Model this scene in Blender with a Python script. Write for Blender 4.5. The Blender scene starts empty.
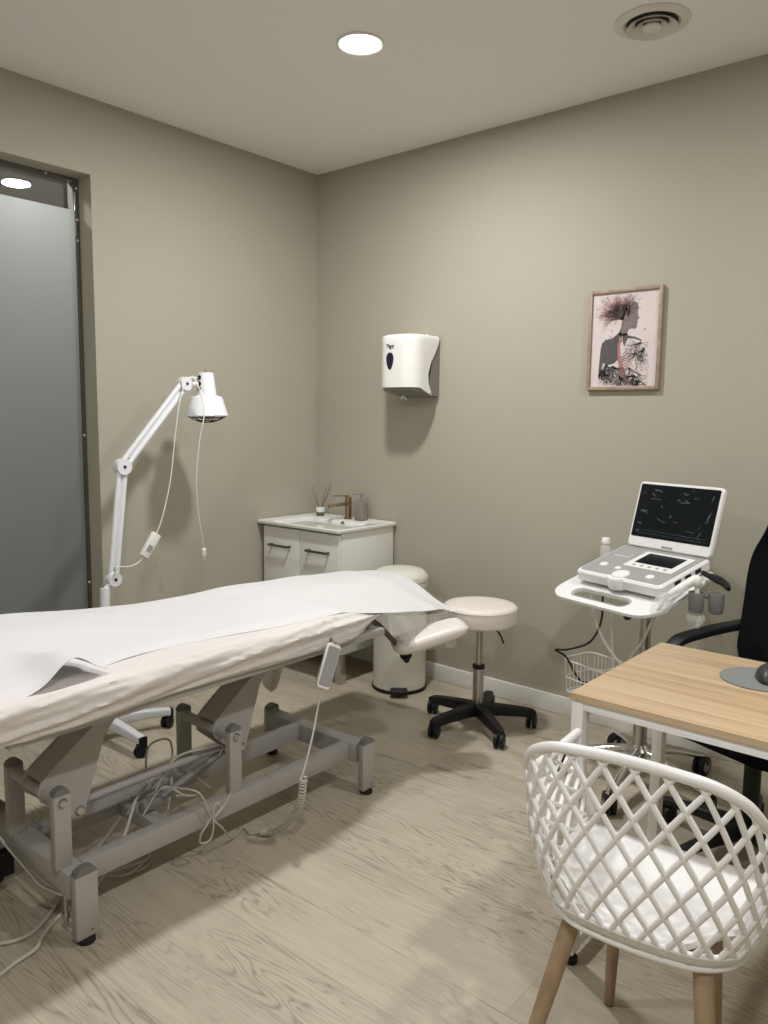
import bpy, bmesh, math, random
from mathutils import Vector, Matrix, noise
random.seed(7)
PI = math.pi
SC = bpy.context.scene
COL = SC.collection

# ------------------------------------------------------------------ camera
cam_d = bpy.data.cameras.new('camera'); cam = bpy.data.objects.new('camera', cam_d); COL.objects.link(cam)
yaw, pitch, roll = 2.27413, 0.118377, 0.011113
fw = Vector((math.cos(pitch)*math.cos(yaw), math.cos(pitch)*math.sin(yaw), -math.sin(pitch)))
rt = Vector((math.sin(yaw), -math.cos(yaw), 0)); up = rt.cross(fw)
rt2 = math.cos(roll)*rt + math.sin(roll)*up; up2 = -math.sin(roll)*rt + math.cos(roll)*up
Mc = Matrix((rt2, up2, -fw)).transposed().to_4x4(); Mc.translation = Vector((3.3113, -3.2879, 1.3817))
cam.matrix_world = Mc
cam_d.sensor_fit = 'VERTICAL'; cam_d.sensor_height = 36; cam_d.lens = 36*785/1024; cam_d.clip_start = .05
SC.camera = cam

# ------------------------------------------------------------------ light / exposure
SC.view_settings.view_transform = 'Standard'; SC.view_settings.look = 'None'
SC.view_settings.gamma = 1; SC.view_settings.use_curve_mapping = False
SC.view_settings.exposure = 0.0
W = bpy.data.worlds.new('world'); SC.world = W; W.use_nodes = True
W.node_tree.nodes['Background'].inputs[0].default_value = (.9, .93, 1, 1)
W.node_tree.nodes['Background'].inputs[1].default_value = 0.0
LAMP_P = 30.0            # watts of the downlight above the treatment table
LAMP_COL = (.995, .992, 1.0)
LAMPS = [(1.25, -1.02, 1.0), (1.25, -3.30, .70), (3.45, -1.02, .85), (3.45, -3.30, .95)]
FROST_FILL_P = 22.0  # watts of each lamp added out of sight behind the frosted film

# ------------------------------------------------------------------ materials
def mat(name, col, rough=.5, metal=0, **k):
    m = bpy.data.materials.new(name); m.use_nodes = True
    b = m.node_tree.nodes['Principled BSDF']
    b.inputs['Base Color'].default_value = (*col, 1); b.inputs['Roughness'].default_value = rough
    b.inputs['Metallic'].default_value = metal
    for n, v in k.items():
        b.inputs[n.replace('_', ' ')].default_value = v
    return m
def nd(m, t, **k):
    n = m.node_tree.nodes.new(t)
    for a, v in k.items(): setattr(n, a, v)
    return n
def ln(m, a, b): m.node_tree.links.new(a, b)
def bsdf(m): return m.node_tree.nodes['Principled BSDF']
def varied(name, c1, c2, rough, scale=(1, 1, 1), nscale=20, bump=0, metal=0, detail=4, **k):
    """procedural material: two colours mixed by noise in object space, with a little bump"""
    m = mat(name, c1, rough, metal, **k); b = bsdf(m)
    tc = nd(m, 'ShaderNodeTexCoord'); mp = nd(m, 'ShaderNodeMapping'); mp.inputs['Scale'].default_value = scale
    no = nd(m, 'ShaderNodeTexNoise'); no.inputs['Scale'].default_value = nscale; no.inputs['Detail'].default_value = detail
    mx = nd(m, 'ShaderNodeMix', data_type='RGBA')
    ln(m, tc.outputs['Object'], mp.inputs[0]); ln(m, mp.outputs[0], no.inputs['Vector'])
    mx.inputs[6].default_value = (*c1, 1); mx.inputs[7].default_value = (*c2, 1)
    ln(m, no.outputs['Fac'], mx.inputs[0]); ln(m, mx.outputs[2], b.inputs['Base Color'])
    if bump:
        bp = nd(m, 'ShaderNodeBump'); bp.inputs['Strength'].default_value = bump; bp.inputs['Distance'].default_value = .002
        ln(m, no.outputs['Fac'], bp.inputs['Height']); ln(m, bp.outputs[0], b.inputs['Normal'])
    return m
M = {}
M['wall'] = varied('wall_paint', (.394, .370, .294), (.407, .384, .307), .75, nscale=60, bump=.05)
M['ceil'] = varied('ceiling_paint', (.86, .845, .825), (.88, .865, .845), .85, nscale=40, bump=.03)
M['base'] = mat('baseboard_white', (.78, .765, .72), .4)
M['white_lac'] = varied('white_lacquer', (.66, .65, .60), (.68, .67, .62), .35, nscale=10)
M['ceramic'] = mat('white_ceramic', (.80, .79, .76), .12, Coat_Weight=.5)
M['bronze'] = varied('brushed_bronze', (.30, .215, .115), (.36, .27, .16), .35, nscale=50, metal=.9)
M['dark_handle'] = mat('dark_handle_metal', (.13, .115, .095), .4, .8)
M['grey_metal'] = varied('grey_powder_coat', (.37, .355, .335), (.39, .375, .355), .42, nscale=80)
M['grey_cap'] = mat('grey_plastic_cap', (.17, .165, .155), .5)
M['chrome'] = mat('chrome', (.75, .75, .75), .12, 1)
M['steel'] = varied('brushed_steel', (.50, .48, .45), (.58, .56, .53), .3, scale=(30, 30, 1), nscale=6, metal=1)
M['black'] = varied('black_plastic', (.005, .005, .006), (.009, .009, .010), .5, nscale=60, Specular_IOR_Level=.35)
M['black_fabric'] = varied('black_fabric', (.0025, .0025, .003), (.007, .007, .008), .95, nscale=300, bump=.3, Specular_IOR_Level=.15)
M['black_gloss'] = mat('black_screen', (.005, .007, .008), .22, Specular_IOR_Level=.25)
M['lamp_white'] = mat('white_enamel', (.76, .77, .79), .3)
M['white_pl'] = mat('white_plastic', (.80, .79, .75), .35)
M['white_chair'] = mat('white_chair_plastic', (.80, .79, .77), .35)
M['cream_pad'] = varied('cream_vinyl', (.74, .69, .63), (.77, .72, .66), .4, nscale=30, bump=.05)
M['pad_white'] = varied('off_white_vinyl', (.72, .67, .62), (.75, .70, .65), .4, nscale=30, bump=.05)
M['bin_cream'] = varied('cream_enamel', (.68, .67, .58), (.70, .69, .60), .35, nscale=10)
M['grey_pl'] = mat('grey_plastic', (.24, .24, .235), .45)
M['cable'] = mat('beige_cable', (.50, .48, .43), .5)
M['cable_w'] = mat('white_cable', (.72, .71, .67), .45)
M['mauve'] = mat('grey_lid_plastic', (.20, .19, .17), .4)
M['rubber'] = mat('black_rubber', (.01, .01, .01), .7)
M['navy'] = mat('dark_blue_window', (.008, .008, .030), .15)
M['ink'] = mat('black_ink', (.02, .02, .022), .6)
M['green_oil'] = mat('green_oil', (.12, .12, .03), .2)
M['taupe'] = mat('taupe_ceramic', (.22, .20, .18), .5)
M['reed'] = mat('brown_reed', (.17, .13, .085), .7)
M['panel_grey'] = varied('grey_control_panel', (.30, .30, .29), (.34, .34, .33), .5, nscale=200)
M['white_dev'] = mat('white_device_shell', (.78, .78, .76), .35)
M['mat_grey'] = varied('grey_mouse_mat', (.17, .18, .17), (.20, .21, .20), .75, nscale=300)
M['dark_mouse'] = mat('dark_grey_mouse', (.02, .021, .023), .4)
M['red_cable'] = mat('dark_red_plug', (.15, .02, .015), .5)

def cloth(name, c, bump, nscale, trans=.0, rough=.8):
    m = varied(name, tuple(v*.97 for v in c), c, rough, scale=(1, 1, 1), nscale=nscale, bump=bump, detail=6)
    return m
M['sheet'] = cloth('white_cotton_sheet', (.70, .66, .63), .6, 22)
M['paper'] = cloth('white_paper', (.685, .675, .67), .15, 18, rough=.7)

# translucent thin plastic film
def film(name, alpha, col=(.9, .9, .88), rough=.25):
    m = bpy.data.materials.new(name); m.use_nodes = True; nt = m.node_tree
    b = bsdf(m); b.inputs['Base Color'].default_value = (*col, 1); b.inputs['Roughness'].default_value = rough
    tr = nd(m, 'ShaderNodeBsdfTransparent'); mx = nd(m, 'ShaderNodeMixShader'); mx.inputs[0].default_value = alpha
    ln(m, tr.outputs[0], mx.inputs[1]); ln(m, b.outputs[0], mx.inputs[2]); ln(m, mx.outputs[0], nt.nodes['Material Output'].inputs[0])
    return m
M['film'] = film('clear_plastic_film', .34, (.82, .81, .78))
M['film2'] = film('clear_plastic_bag', .30, rough=.15)
M['clear_bottle'] = film('clear_bottle_plastic', .35, (.75, .75, .70), .1)

def emis(name, col, s):
    m = bpy.data.materials.new(name); m.use_nodes = True; b = bsdf(m)
    b.inputs['Emission Color'].default_value = (*col, 1); b.inputs['Emission Strength'].default_value = s
    b.inputs['Base Color'].default_value = (.8, .8, .8, 1)
    return m

# floor: long oak-look vinyl planks running along X
def floor_mat():
    m = mat('oak_vinyl_planks', (.4, .35, .28), .38); b = bsdf(m)
    tc = nd(m, 'ShaderNodeTexCoord')
    br = nd(m, 'ShaderNodeTexBrick'); br.offset = .37; br.inputs['Scale'].default_value = 1
    br.inputs['Brick Width'].default_value = 1.5; br.inputs['Row Height'].default_value = .181
    br.inputs['Mortar Size'].default_value = .0009; br.inputs['Mortar Smooth'].default_value = .3
    br.inputs['Color1'].default_value = (0, 0, 0, 1); br.inputs['Color2'].default_value = (1, 1, 1, 1); br.inputs['Mortar'].default_value = (.5, .5, .5, 1)
    ln(m, tc.outputs['Object'], br.inputs['Vector'])
    # shift the grain per plank
    sh = nd(m, 'ShaderNodeVectorMath', operation='SCALE'); sh.inputs['Scale'].default_value = 7.3
    ln(m, br.outputs['Color'], sh.inputs[0])
    ad = nd(m, 'ShaderNodeVectorMath', operation='ADD'); ln(m, tc.outputs['Object'], ad.inputs[0]); ln(m, sh.outputs[0], ad.inputs[1])
    mp = nd(m, 'ShaderNodeMapping'); mp.inputs['Scale'].default_value = (1.1, 9, 1); ln(m, ad.outputs[0], mp.inputs[0])
    # cathedral rings: distorted noise contours drawn as thin dark lines, strong in some zones and faint in others
    n1 = nd(m, 'ShaderNodeTexNoise'); n1.inputs['Scale'].default_value = 1.4; n1.inputs['Detail'].default_value = 2.5; n1.inputs['Roughness'].default_value = .42; n1.inputs['Distortion'].default_value = .5
    ln(m, mp.outputs[0], n1.inputs['Vector'])
    mu = nd(m, 'ShaderNodeMath', operation='MULTIPLY'); mu.inputs[1].default_value = 36; ln(m, n1.outputs['Fac'], mu.inputs[0])
    pp = nd(m, 'ShaderNodeMath', operation='PINGPONG'); pp.inputs[1].default_value = 1; ln(m, mu.outputs[0], pp.inputs[0])
    pw = nd(m, 'ShaderNodeMath', operation='POWER'); pw.inputs[1].default_value = 2.6; ln(m, pp.outputs[0], pw.inputs[0])
    zn = nd(m, 'ShaderNodeTexNoise'); zn.inputs['Scale'].default_value = 1.6; zn.inputs['Detail'].default_value = 1; ln(m, ad.outputs[0], zn.inputs['Vector'])
    zr = nd(m, 'ShaderNodeMapRange'); zr.inputs[1].default_value = .36; zr.inputs[2].default_value = .58; ln(m, zn.outputs['Fac'], zr.inputs[0])
    zm = nd(m, 'ShaderNodeMath', operation='MULTIPLY'); ln(m, pw.outputs[0], zm.inputs[0]); ln(m, zr.outputs[0], zm.inputs[1])
    fr = nd(m, 'ShaderNodeMath', operation='SUBTRACT'); fr.inputs[0].default_value = 1; ln(m, zm.outputs[0], fr.inputs[1])
    # fine fibres
    mp2 = nd(m, 'ShaderNodeMapping'); mp2.inputs['Scale'].default_value = (9, 130, 1); ln(m, ad.outputs[0], mp2.inputs[0])
    n2 = nd(m, 'ShaderNodeTexNoise'); n2.inputs['Scale'].default_value = 1.2; n2.inputs['Detail'].default_value = 5; ln(m, mp2.outputs[0], n2.inputs['Vector'])
    # broad blotches
    n3 = nd(m, 'ShaderNodeTexNoise'); n3.inputs['Scale'].default_value = 2.2; n3.inputs['Detail'].default_value = 3; ln(m, mp.outputs[0], n3.inputs['Vector'])
    a1 = nd(m, 'ShaderNodeMath', operation='MULTIPLY_ADD'); a1.inputs[1].default_value = .36; ln(m, fr.outputs[0], a1.inputs[0])
    a2 = nd(m, 'ShaderNodeMath', operation='MULTIPLY_ADD'); a2.inputs[1].default_value = .55; ln(m, n2.outputs['Fac'], a2.inputs[0])
    a3 = nd(m, 'ShaderNodeMath', operation='MULTIPLY_ADD'); a3.inputs[1].default_value = .45; a3.inputs[2].default_value = -.12; ln(m, n3.outputs['Fac'], a3.inputs[0])
    ln(m, a3.outputs[0], a2.inputs[2]); ln(m, a2.outputs[0], a1.inputs[2])
    rp = nd(m, 'ShaderNodeValToRGB'); e = rp.color_ramp.elements
    e[0].position = .25; e[0].color = (.23, .195, .145, 1); e[1].position = 1.0; e[1].color = (.56, .50, .395, 1)
    x = e.new(.62); x.color = (.43, .38, .29, 1)
    ln(m, a1.outputs[0], rp.inputs[0])
    # plank to plank tone
    tn = nd(m, 'ShaderNodeMix', data_type='RGBA', blend_type='MULTIPLY'); tn.inputs[0].default_value = 1
    pr = nd(m, 'ShaderNodeMapRange'); pr.inputs[3].default_value = .93; pr.inputs[4].default_value = 1.05; ln(m, br.outputs['Color'], pr.inputs[0])
    ln(m, rp.outputs[0], tn.inputs[6]); ln(m, pr.outputs[0], tn.inputs[7])
    sm = nd(m, 'ShaderNodeMix', data_type='RGBA'); sm.inputs[7].default_value = (.31, .27, .20, 1)
    ln(m, br.outputs['Fac'], sm.inputs[0]); ln(m, tn.outputs[2], sm.inputs[6]); ln(m, sm.outputs[2], b.inputs['Base Color'])
    bp = nd(m, 'ShaderNodeBump'); bp.inputs['Strength'].default_value = .12; bp.inputs['Distance'].default_value = .001
    ln(m, a1.outputs[0], bp.inputs['Height']); ln(m, bp.outputs[0], b.inputs['Normal'])
    return m
M['floor'] = floor_mat()

def wood_mat(name, c1, c2, c3, sx, sy, rough=.45, sz=1):
    m = mat(name, c1, rough); b = bsdf(m)
    tc = nd(m, 'ShaderNodeTexCoord'); mp = nd(m, 'ShaderNodeMapping'); mp.inputs['Scale'].default_value = (sx, sy, sz)
    n = nd(m, 'ShaderNodeTexNoise'); n.inputs['Scale'].default_value = 1; n.inputs['Detail'].default_value = 6; n.inputs['Distortion'].default_value = .4
    rp = nd(m, 'ShaderNodeValToRGB'); e = rp.color_ramp.elements
    e[0].position = .3; e[0].color = (*c1, 1); e[1].position = .72; e[1].color = (*c3, 1); x = e.new(.5); x.color = (*c2, 1)
    ln(m, tc.outputs['Object'], mp.inputs[0]); ln(m, mp.outputs[0], n.inputs['Vector']); ln(m, n.outputs['Fac'], rp.inputs[0]); ln(m, rp.outputs[0], b.inputs['Base Color'])
    return m
M['desk_wood'] = wood_mat('light_oak_laminate', (.38, .262, .143), (.49, .357, .212), (.565, .43, .275), 1.2, 45, .4, 45)
M['leg_wood'] = wood_mat('beech_leg', (.26, .175, .105), (.33, .225, .14), (.37, .255, .165), 40, 40, .5, 3)
M['frame_wood'] = wood_mat('light_frame_wood', (.26, .19, .13), (.33, .25, .175), (.38, .29, .21), 30, 30, .5, 30)

# ------------------------------------------------------------------ mesh helper
class B:
    def __init__(s, mtx=None): s.bm = bmesh.new(); s.M = mtx; s.mats = []; s.mi = 0
    def _reg(s, verts):
        fs = set()
        for v in verts: fs.update(v.link_faces)
        for f in fs: f.material_index = s.mi
    def box(s, c, size, rot=None, bevel=0, seg=2):
        r = bmesh.ops.create_cube(s.bm, size=1); vs = r['verts']
        bmesh.ops.scale(s.bm, vec=size, verts=vs)
        if bevel:
            es = list({e for v in vs for e in v.link_edges})
            rr = bmesh.ops.bevel(s.bm, geom=es, offset=bevel, segments=seg, affect='EDGES', profile=.5)
            vs = list({v for f in rr['faces'] for v in f.verts} | {v for v in vs if v.is_valid})
        m = Matrix.Translation(c) @ (rot.to_4x4() if rot else Matrix())
        bmesh.ops.transform(s.bm, matrix=m, verts=vs); s._reg(vs); return s
    def b2(s, lo, hi, bevel=0, seg=2):
        lo, hi = Vector(lo), Vector(hi); return s.box((lo+hi)/2, hi-lo, None, bevel, seg)
    def rings(s, rings, cap=True, closed=True, loop=False):
        R = [[s.bm.verts.new(p) for p in r] for r in rings]; n = len(R[0]); fs = []
        K = len(R) if loop else len(R)-1
        for i in range(K):
            a, b = R[i], R[(i+1) % len(R)]
            for j in range(n if closed else n-1):
                q = (a[j], a[(j+1) % n], b[(j+1) % n], b[j])
                try: fs.append(s.bm.faces.new(q))
                except ValueError: pass
        if cap and closed and not loop:
            for r in (R[0][::-1], R[-1]):
                try: fs.append(s.bm.faces.new(r))
                except ValueError: pass
        for f in fs: f.material_index = s.mi
        return s
    def tube(s, pts, r, seg=10, closed=False, flat=None):
        pts = [Vector(p) for p in pts]; n = len(pts); rr = r if isinstance(r, (list, tuple)) else [r]*n
        tans = []
        for i in range(n):
            a = pts[(i-1) % n] if (closed or i > 0) else pts[0]; b = pts[(i+1) % n] if (closed or i < n-1) else pts[-1]
            t = (b-a); tans.append(t.normalized() if t.length > 1e-9 else Vector((0, 0, 1)))
        ref = Vector((0, 0, 1)) if abs(tans[0].z) < .9 else Vector((1, 0, 0))
        nrm = tans[0].cross(ref).normalized(); out = []
        for i in range(n):
            nrm = (nrm - tans[i]*nrm.dot(tans[i]))
            nrm = nrm.normalized() if nrm.length > 1e-6 else tans[i].orthogonal().normalized()
            bi = tans[i].cross(nrm)
            out.append([pts[i] + (nrm*math.cos(2*PI*k/seg) + bi*math.sin(2*PI*k/seg))*rr[i] for k in range(seg)])
        return s.rings(out, loop=closed)
    def cyl(s, p0, p1, r, r1=None, seg=24): return s.tube([p0, p1], [r, r if r1 is None else r1], seg)
    def lathe(s, prof, c=(0, 0, 0), seg=32, axis=None, cap=True):
        """prof: (radius, height) pairs along axis"""
        ax = Vector(axis or (0, 0, 1)).normalized(); u = ax.orthogonal().normalized(); v = ax.cross(u); c = Vector(c)
        return s.rings([[c + ax*h + (u*math.cos(2*PI*k/seg)+v*math.sin(2*PI*k/seg))*max(r, 1e-4) for k in range(seg)] for r, h in prof], cap=cap)
    def prism(s, poly, d):
        """extrude a 3D polygon by the vector d"""
        d = Vector(d); p = [Vector(q) for q in poly]
        return s.rings([p, [q+d for q in p]])
    def poly(s, pts):
        f = s.bm.faces.new([s.bm.verts.new(p) for p in pts]); f.material_index = s.mi; return s
    def grid(s, f, nu, nv, thick=0):
        V = [[s.bm.verts.new(f(i/nu, j/nv)) for j in range(nv+1)] for i in range(nu+1)]
        for i in range(nu):
            for j in range(nv):
                q = s.bm.faces.new((V[i][j], V[i+1][j], V[i+1][j+1], V[i][j+1])); q.material_index = s.mi
        if thick:
            s.bm.normal_update(); bmesh.ops.solidify(s.bm, geom=s.bm.faces[:], thickness=thick)
        return s
    def ball(s, c, r, sc=(1, 1, 1), seg=20):
        v = bmesh.ops.create_uvsphere(s.bm, u_segments=seg, v_segments=seg//2, radius=r)['verts']
        bmesh.ops.scale(s.bm, vec=sc, verts=v); bmesh.ops.translate(s.bm, vec=c, verts=v); s._reg(v); return s
    def use(s, m):
        if m not in s.mats: s.mats.append(m)
        s.mi = s.mats.index(m); return s
    def build(s, name, material, parent=None, smooth=40):
        if s.M is not None: bmesh.ops.transform(s.bm, matrix=s.M, verts=s.bm.verts)
        root = parent
        while root is not None and root.parent is not None: root = root.parent
        bmesh.ops.recalc_face_normals(s.bm, faces=s.bm.faces[:])
        if root is not None: bmesh.ops.translate(s.bm, vec=-Vector(root.location), verts=s.bm.verts)
        me = bpy.data.meshes.new(name); s.bm.to_mesh(me); s.bm.free()
        for m in (s.mats or [material]): me.materials.append(m)
        if smooth:
            me.polygons.foreach_set('use_smooth', [True]*len(me.polygons)); me.set_sharp_from_angle(angle=math.radians(smooth))
        o = bpy.data.objects.new(name, me); COL.objects.link(o)
        if parent is not None: o.parent = parent
        return o
def thing(name, label, cat, loc, group=None):
    o = bpy.data.objects.new(name, None); COL.objects.link(o); o.location = loc; o.empty_display_size = .05
    return tag(o, label, cat, group)
def tag(o, label, cat, group=None):
    o['label'] = label; o['category'] = cat
    if group: o['group'] = group
    return o
def struct(o, label=None, cat=None):
    o['kind'] = 'structure'
    if label: o['label'] = label
    if cat: o['category'] = cat
    return o
def smooth_path(pts, n=8, closed=False):
    P = [Vector(p) for p in pts]; out = []
    L = len(P)
    for i in range(L if closed else L-1):
        if closed: p0, p1, p2, p3 = P[(i-1) % L], P[i], P[(i+1) % L], P[(i+2) % L]
        else: p0, p1, p2, p3 = P[max(i-1, 0)], P[i], P[i+1], P[min(i+2, L-1)]
        for k in range(n):
            t = k/n
            out.append(.5*((2*p1)+(p2-p0)*t+(2*p0-5*p1+4*p2-p3)*t*t+(3*p1-p0-3*p2+p3)*t**3))
    if not closed: out.append(P[-1])
    return out
def cord(b, pts, r, seg=8, n=8): return b.tube(smooth_path(pts, n), r, seg)
def rrect(w, h, r, n=6):
    out = []
    for cx, cy, a0 in ((w/2-r, h/2-r, 0), (-w/2+r, h/2-r, 90), (-w/2+r, -h/2+r, 180), (w/2-r, -h/2+r, 270)):
        for k in range(n+1):
            a = math.radians(a0+90*k/n); out.append((cx+r*math.cos(a), cy+r*math.sin(a)))
    return out
def Rz(a): return Matrix.Rotation(a, 3, 'Z')
def smst(a, b, x): t = max(0, min(1, (x-a)/(b-a))); return t*t*(3-2*t)

# ------------------------------------------------------------------ room shell
H = 2.75; RX = 4.7; RY = -4.7
OY0, OY1, OZ = -3.6, -1.396, 2.428     # glazed opening in the left wall
struct(B().b2((-.2, RY-.2, -.1), (RX+.2, .2, 0)).build('floor', M['floor'], smooth=0), 'light oak plank floor', 'floor')
struct(B().b2((-.2, RY-.2, H), (RX+.2, .2, H+.1)).build('ceiling', M['ceil'], smooth=0), 'plain pale ceiling', 'ceiling')
struct(B().b2((-.2, 0, 0), (RX+.2, .2, H)).build('wall_back', M['wall'], smooth=0), 'olive beige wall with the framed picture', 'wall')
b = B(); b.b2((-.2, OY1, 0), (0, 0, H)); b.b2((-.2, OY0, OZ), (0, OY1, H)); b.b2((-.2, RY, 0), (0, OY0, H))
struct(b.build('wall_left', M['wall'], smooth=0), 'olive beige wall with the glazed opening', 'wall')
struct(B().b2((RX, RY, 0), (RX+.2, 0, H)).build('wall_right', M['wall'], smooth=0), 'olive beige wall beyond the desk', 'wall')
struct(B().b2((-.2, RY-.2, 0), (RX+.2, RY, H)).build('wall_front', M['wall'], smooth=0), 'olive beige wall behind the viewer', 'wall')
def baseb(name, lo, hi):
    struct(B().b2(lo, hi, .004).build(name, M['base']), 'white skirting board', 'baseboard')
baseb('baseboard_back', (.0, -.014, 0), (RX, 0, .089))
baseb('baseboard_left', (0, OY1, 0), (.014, -.014, .089))
baseb('baseboard_right', (RX-.014, RY, 0), (RX, -.014, .089))
# corridor behind the glass
M['corr'] = mat('corridor_grey_paint', (.17, .17, .165), .8)
b = B(); b.b2((-2.2, RY-.2, -.1), (-.2, .2, 0)); struct(b.build('floor_corridor', M['corr'], smooth=0), 'corridor floor beyond the glass', 'floor')
struct(B().b2((-2.2, RY-.2, H), (-.2, .2, H+.1)).build('ceiling_corridor', M['ceil'], smooth=0), 'corridor ceiling beyond the glass', 'ceiling')
b = B(); b.b2((-2.2, RY-.2, 0), (-2.0, .2, H)); b.b2((-2.0, 0, 0), (-.2, .2, H)); b.b2((-2.0, RY-.2, 0), (-.2, RY, H))
struct(b.build('wall_corridor', M['corr'], smooth=0), 'corridor wall beyond the glass', 'wall')

# glazed panel
def frosted():
    m = bpy.data.materials.new('frosted_film'); m.use_nodes = True; b = bsdf(m)
    b.inputs['Base Color'].default_value = (.22, .225, .215, 1); b.inputs['Roughness'].default_value = .30
    b.inputs['Specular IOR Level'].default_value = .6
    tl = nd(m, 'ShaderNodeBsdfTranslucent'); tl.inputs[0].default_value = (.85, .86, .84, 1)
    mx = nd(m, 'ShaderNodeMixShader'); mx.inputs[0].default_value = .70
    ln(m, b.outputs[0], mx.inputs[1]); ln(m, tl.outputs[0], mx.inputs[2]); ln(m, mx.outputs[0], m.node_tree.nodes['Material Output'].inputs[0])
    return m
M['frost'] = frosted()
M['glass'] = film('clear_glass', .10, (.55, .57, .55), .02)
bsdf(M['glass']).inputs['Base Color'].default_value = (.16, .17, .16, 1); bsdf(M['glass']).inputs['Roughness'].default_value = .0
def glass_mat():
    m = bpy.data.materials.new('window_glass'); m.use_nodes = True
    gl = nd(m, 'ShaderNodeBsdfGlossy'); gl.inputs['Roughness'].default_value = .0
    tr = nd(m, 'ShaderNodeBsdfTransparent'); tr.inputs[0].default_value = (.80, .81, .80, 1)
    mx = nd(m, 'ShaderNodeMixShader'); mx.inputs[0].default_value = .26; ln(m, tr.outputs[0], mx.inputs[1]); ln(m, gl.outputs[0], mx.inputs[2])
    ln(m, mx.outputs[0], m.node_tree.nodes['Material Output'].inputs[0]); return m
M['glass'] = glass_mat()
win = bpy.data.objects.new('window_1', None); COL.objects.link(win); win.location = (-.12, OY1, 0)
struct(win, 'tall glass panel, frosted below a clear strip', 'window')
B().b2((-.124, OY0, .01), (-.118, OY1-.012, OZ-.012)).build('glass', M['glass'], win, 0)
B().b2((-.1175, OY0, .012), (-.1165, OY1-.016, 2.292)).build('frosted_film', M['frost'], win, 0)
b = B(); b.b2((-.132, OY1-.014, 0), (-.104, OY1, OZ)); b.b2((-.132, OY0, OZ-.014), (-.104, OY1-.014, OZ)); b.b2((-.132, OY0, 0), (-.104, OY1-.014, .012))
M['alu'] = mat('dark_aluminium', (.20, .19, .17), .35, .8)
b.build('window_frame', M['alu'], win)
for z in (2.385, 2.25, 2.16, 1.29, .60):
    B().ball((-.103, OY1-.012, z), .006, (.7, 1, 1), 12).build('window_clip', M['lamp_white'], win)
B().ball((-.103, -1.545, OZ-.008), .005, (.7, 1, 1), 12).build('window_clip', M['lamp_white'], win)
# silicone shine strips along the panel edge
M['seal'] = mat('clear_silicone', (.55, .55, .53), .1)
for z0, z1 in ((2.29, 2.37), (2.18, 2.24)):
    B().cyl((-.108, OY1-.018, z0), (-.108, OY1-.018, z1), .0028, .002, 8).build('seal', M['seal'], win)

# ------------------------------------------------------------------ ceiling fittings
EL = emis('lit_lens', LAMP_COL, 14)
def lamp_light(x, y, p, spread=140):
    ld = bpy.data.lights.new('downlight_beam', 'AREA'); ld.shape = 'DISK'; ld.size = .15; ld.energy = p; ld.color = LAMP_COL; ld.spread = math.radians(spread)
    lo = bpy.data.objects.new('downlight_beam', ld); COL.objects.link(lo); lo.location = (0, 0, -.014); return lo
def downlight(x, y, s, label, p=None, spread=180, cat='round downlights in the ceiling'):
    t = thing('ceiling_light', label, 'ceiling light', (x, y, H), cat)
    B().lathe([(.088, 0), (.088, -.006), (.082, -.009), (.076, -.006), (.076, 0)], (x, y, H), 48).build('trim_ring', M['white_pl'], t)
    b = B(); b.lathe([(.076, -.001), (.076, -.006), (.04, -.0085), (.0, -.009)], (x, y, H), 48, cap=False); b.build('lens', EL, t)
    lamp_light(x, y, (p or LAMP_P)*s, spread).parent = t
downlight(*LAMPS[0], 'round white downlight glowing in the ceiling near the left-hand corner')
for L, w in zip(LAMPS[1:], ('above the foot of the treatment table', 'above the desk', 'behind the viewer')):
    downlight(*L, 'round white recessed ceiling light ' + w)
# added unseen lamps close behind the glass, grading the frosted film bright to dark
for yy, w in ((-1.62, 'nearest the panel edge'), (-3.1, 'farther along the corridor')):
    downlight(-.62, yy, 1, 'added unseen lamp lighting the frosted film from behind, ' + w, FROST_FILL_P, 170)
# round air vent
vx, vy = 2.135, -.502
t = thing('air_vent', 'round ceiling air vent with concentric rings', 'air vent', (vx, vy, H))
M['vent'] = mat('vent_paint', (.72, .70, .66), .5); M['vent_dark'] = mat('vent_duct', (.09, .09, .085), .9)
B().lathe([(.085, 0), (.126, 0), (.126, -.004), (.112, -.011), (.095, -.012), (.085, -.004)], (vx, vy, H), 48, cap=False).build('rim', M['vent'], t)
b = B(); b.lathe([(.0, -.0005), (.09, -.0005)], (vx, vy, H), 48, cap=False); b.build('duct', M['vent_dark'], t)
for r0, r1, z1 in ((.082, .060, -.020), (.052, .034, -.024)):
    B().lathe([(r0, -.020+(.004 if r0 < .06 else .002)), (r0+.004, -.024), (r1, -.002), (r1-.004, -.004), (r0-.004, -.018)], (vx, vy, H), 48, cap=False).build('ring', M['vent'], t)
B().lathe([(.0, -.004), (.018, -.004), (.032, -.020), (.030, -.025), (.0, -.028)], (vx, vy, H), 40, cap=False).build('core', M['vent'], t)

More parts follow.
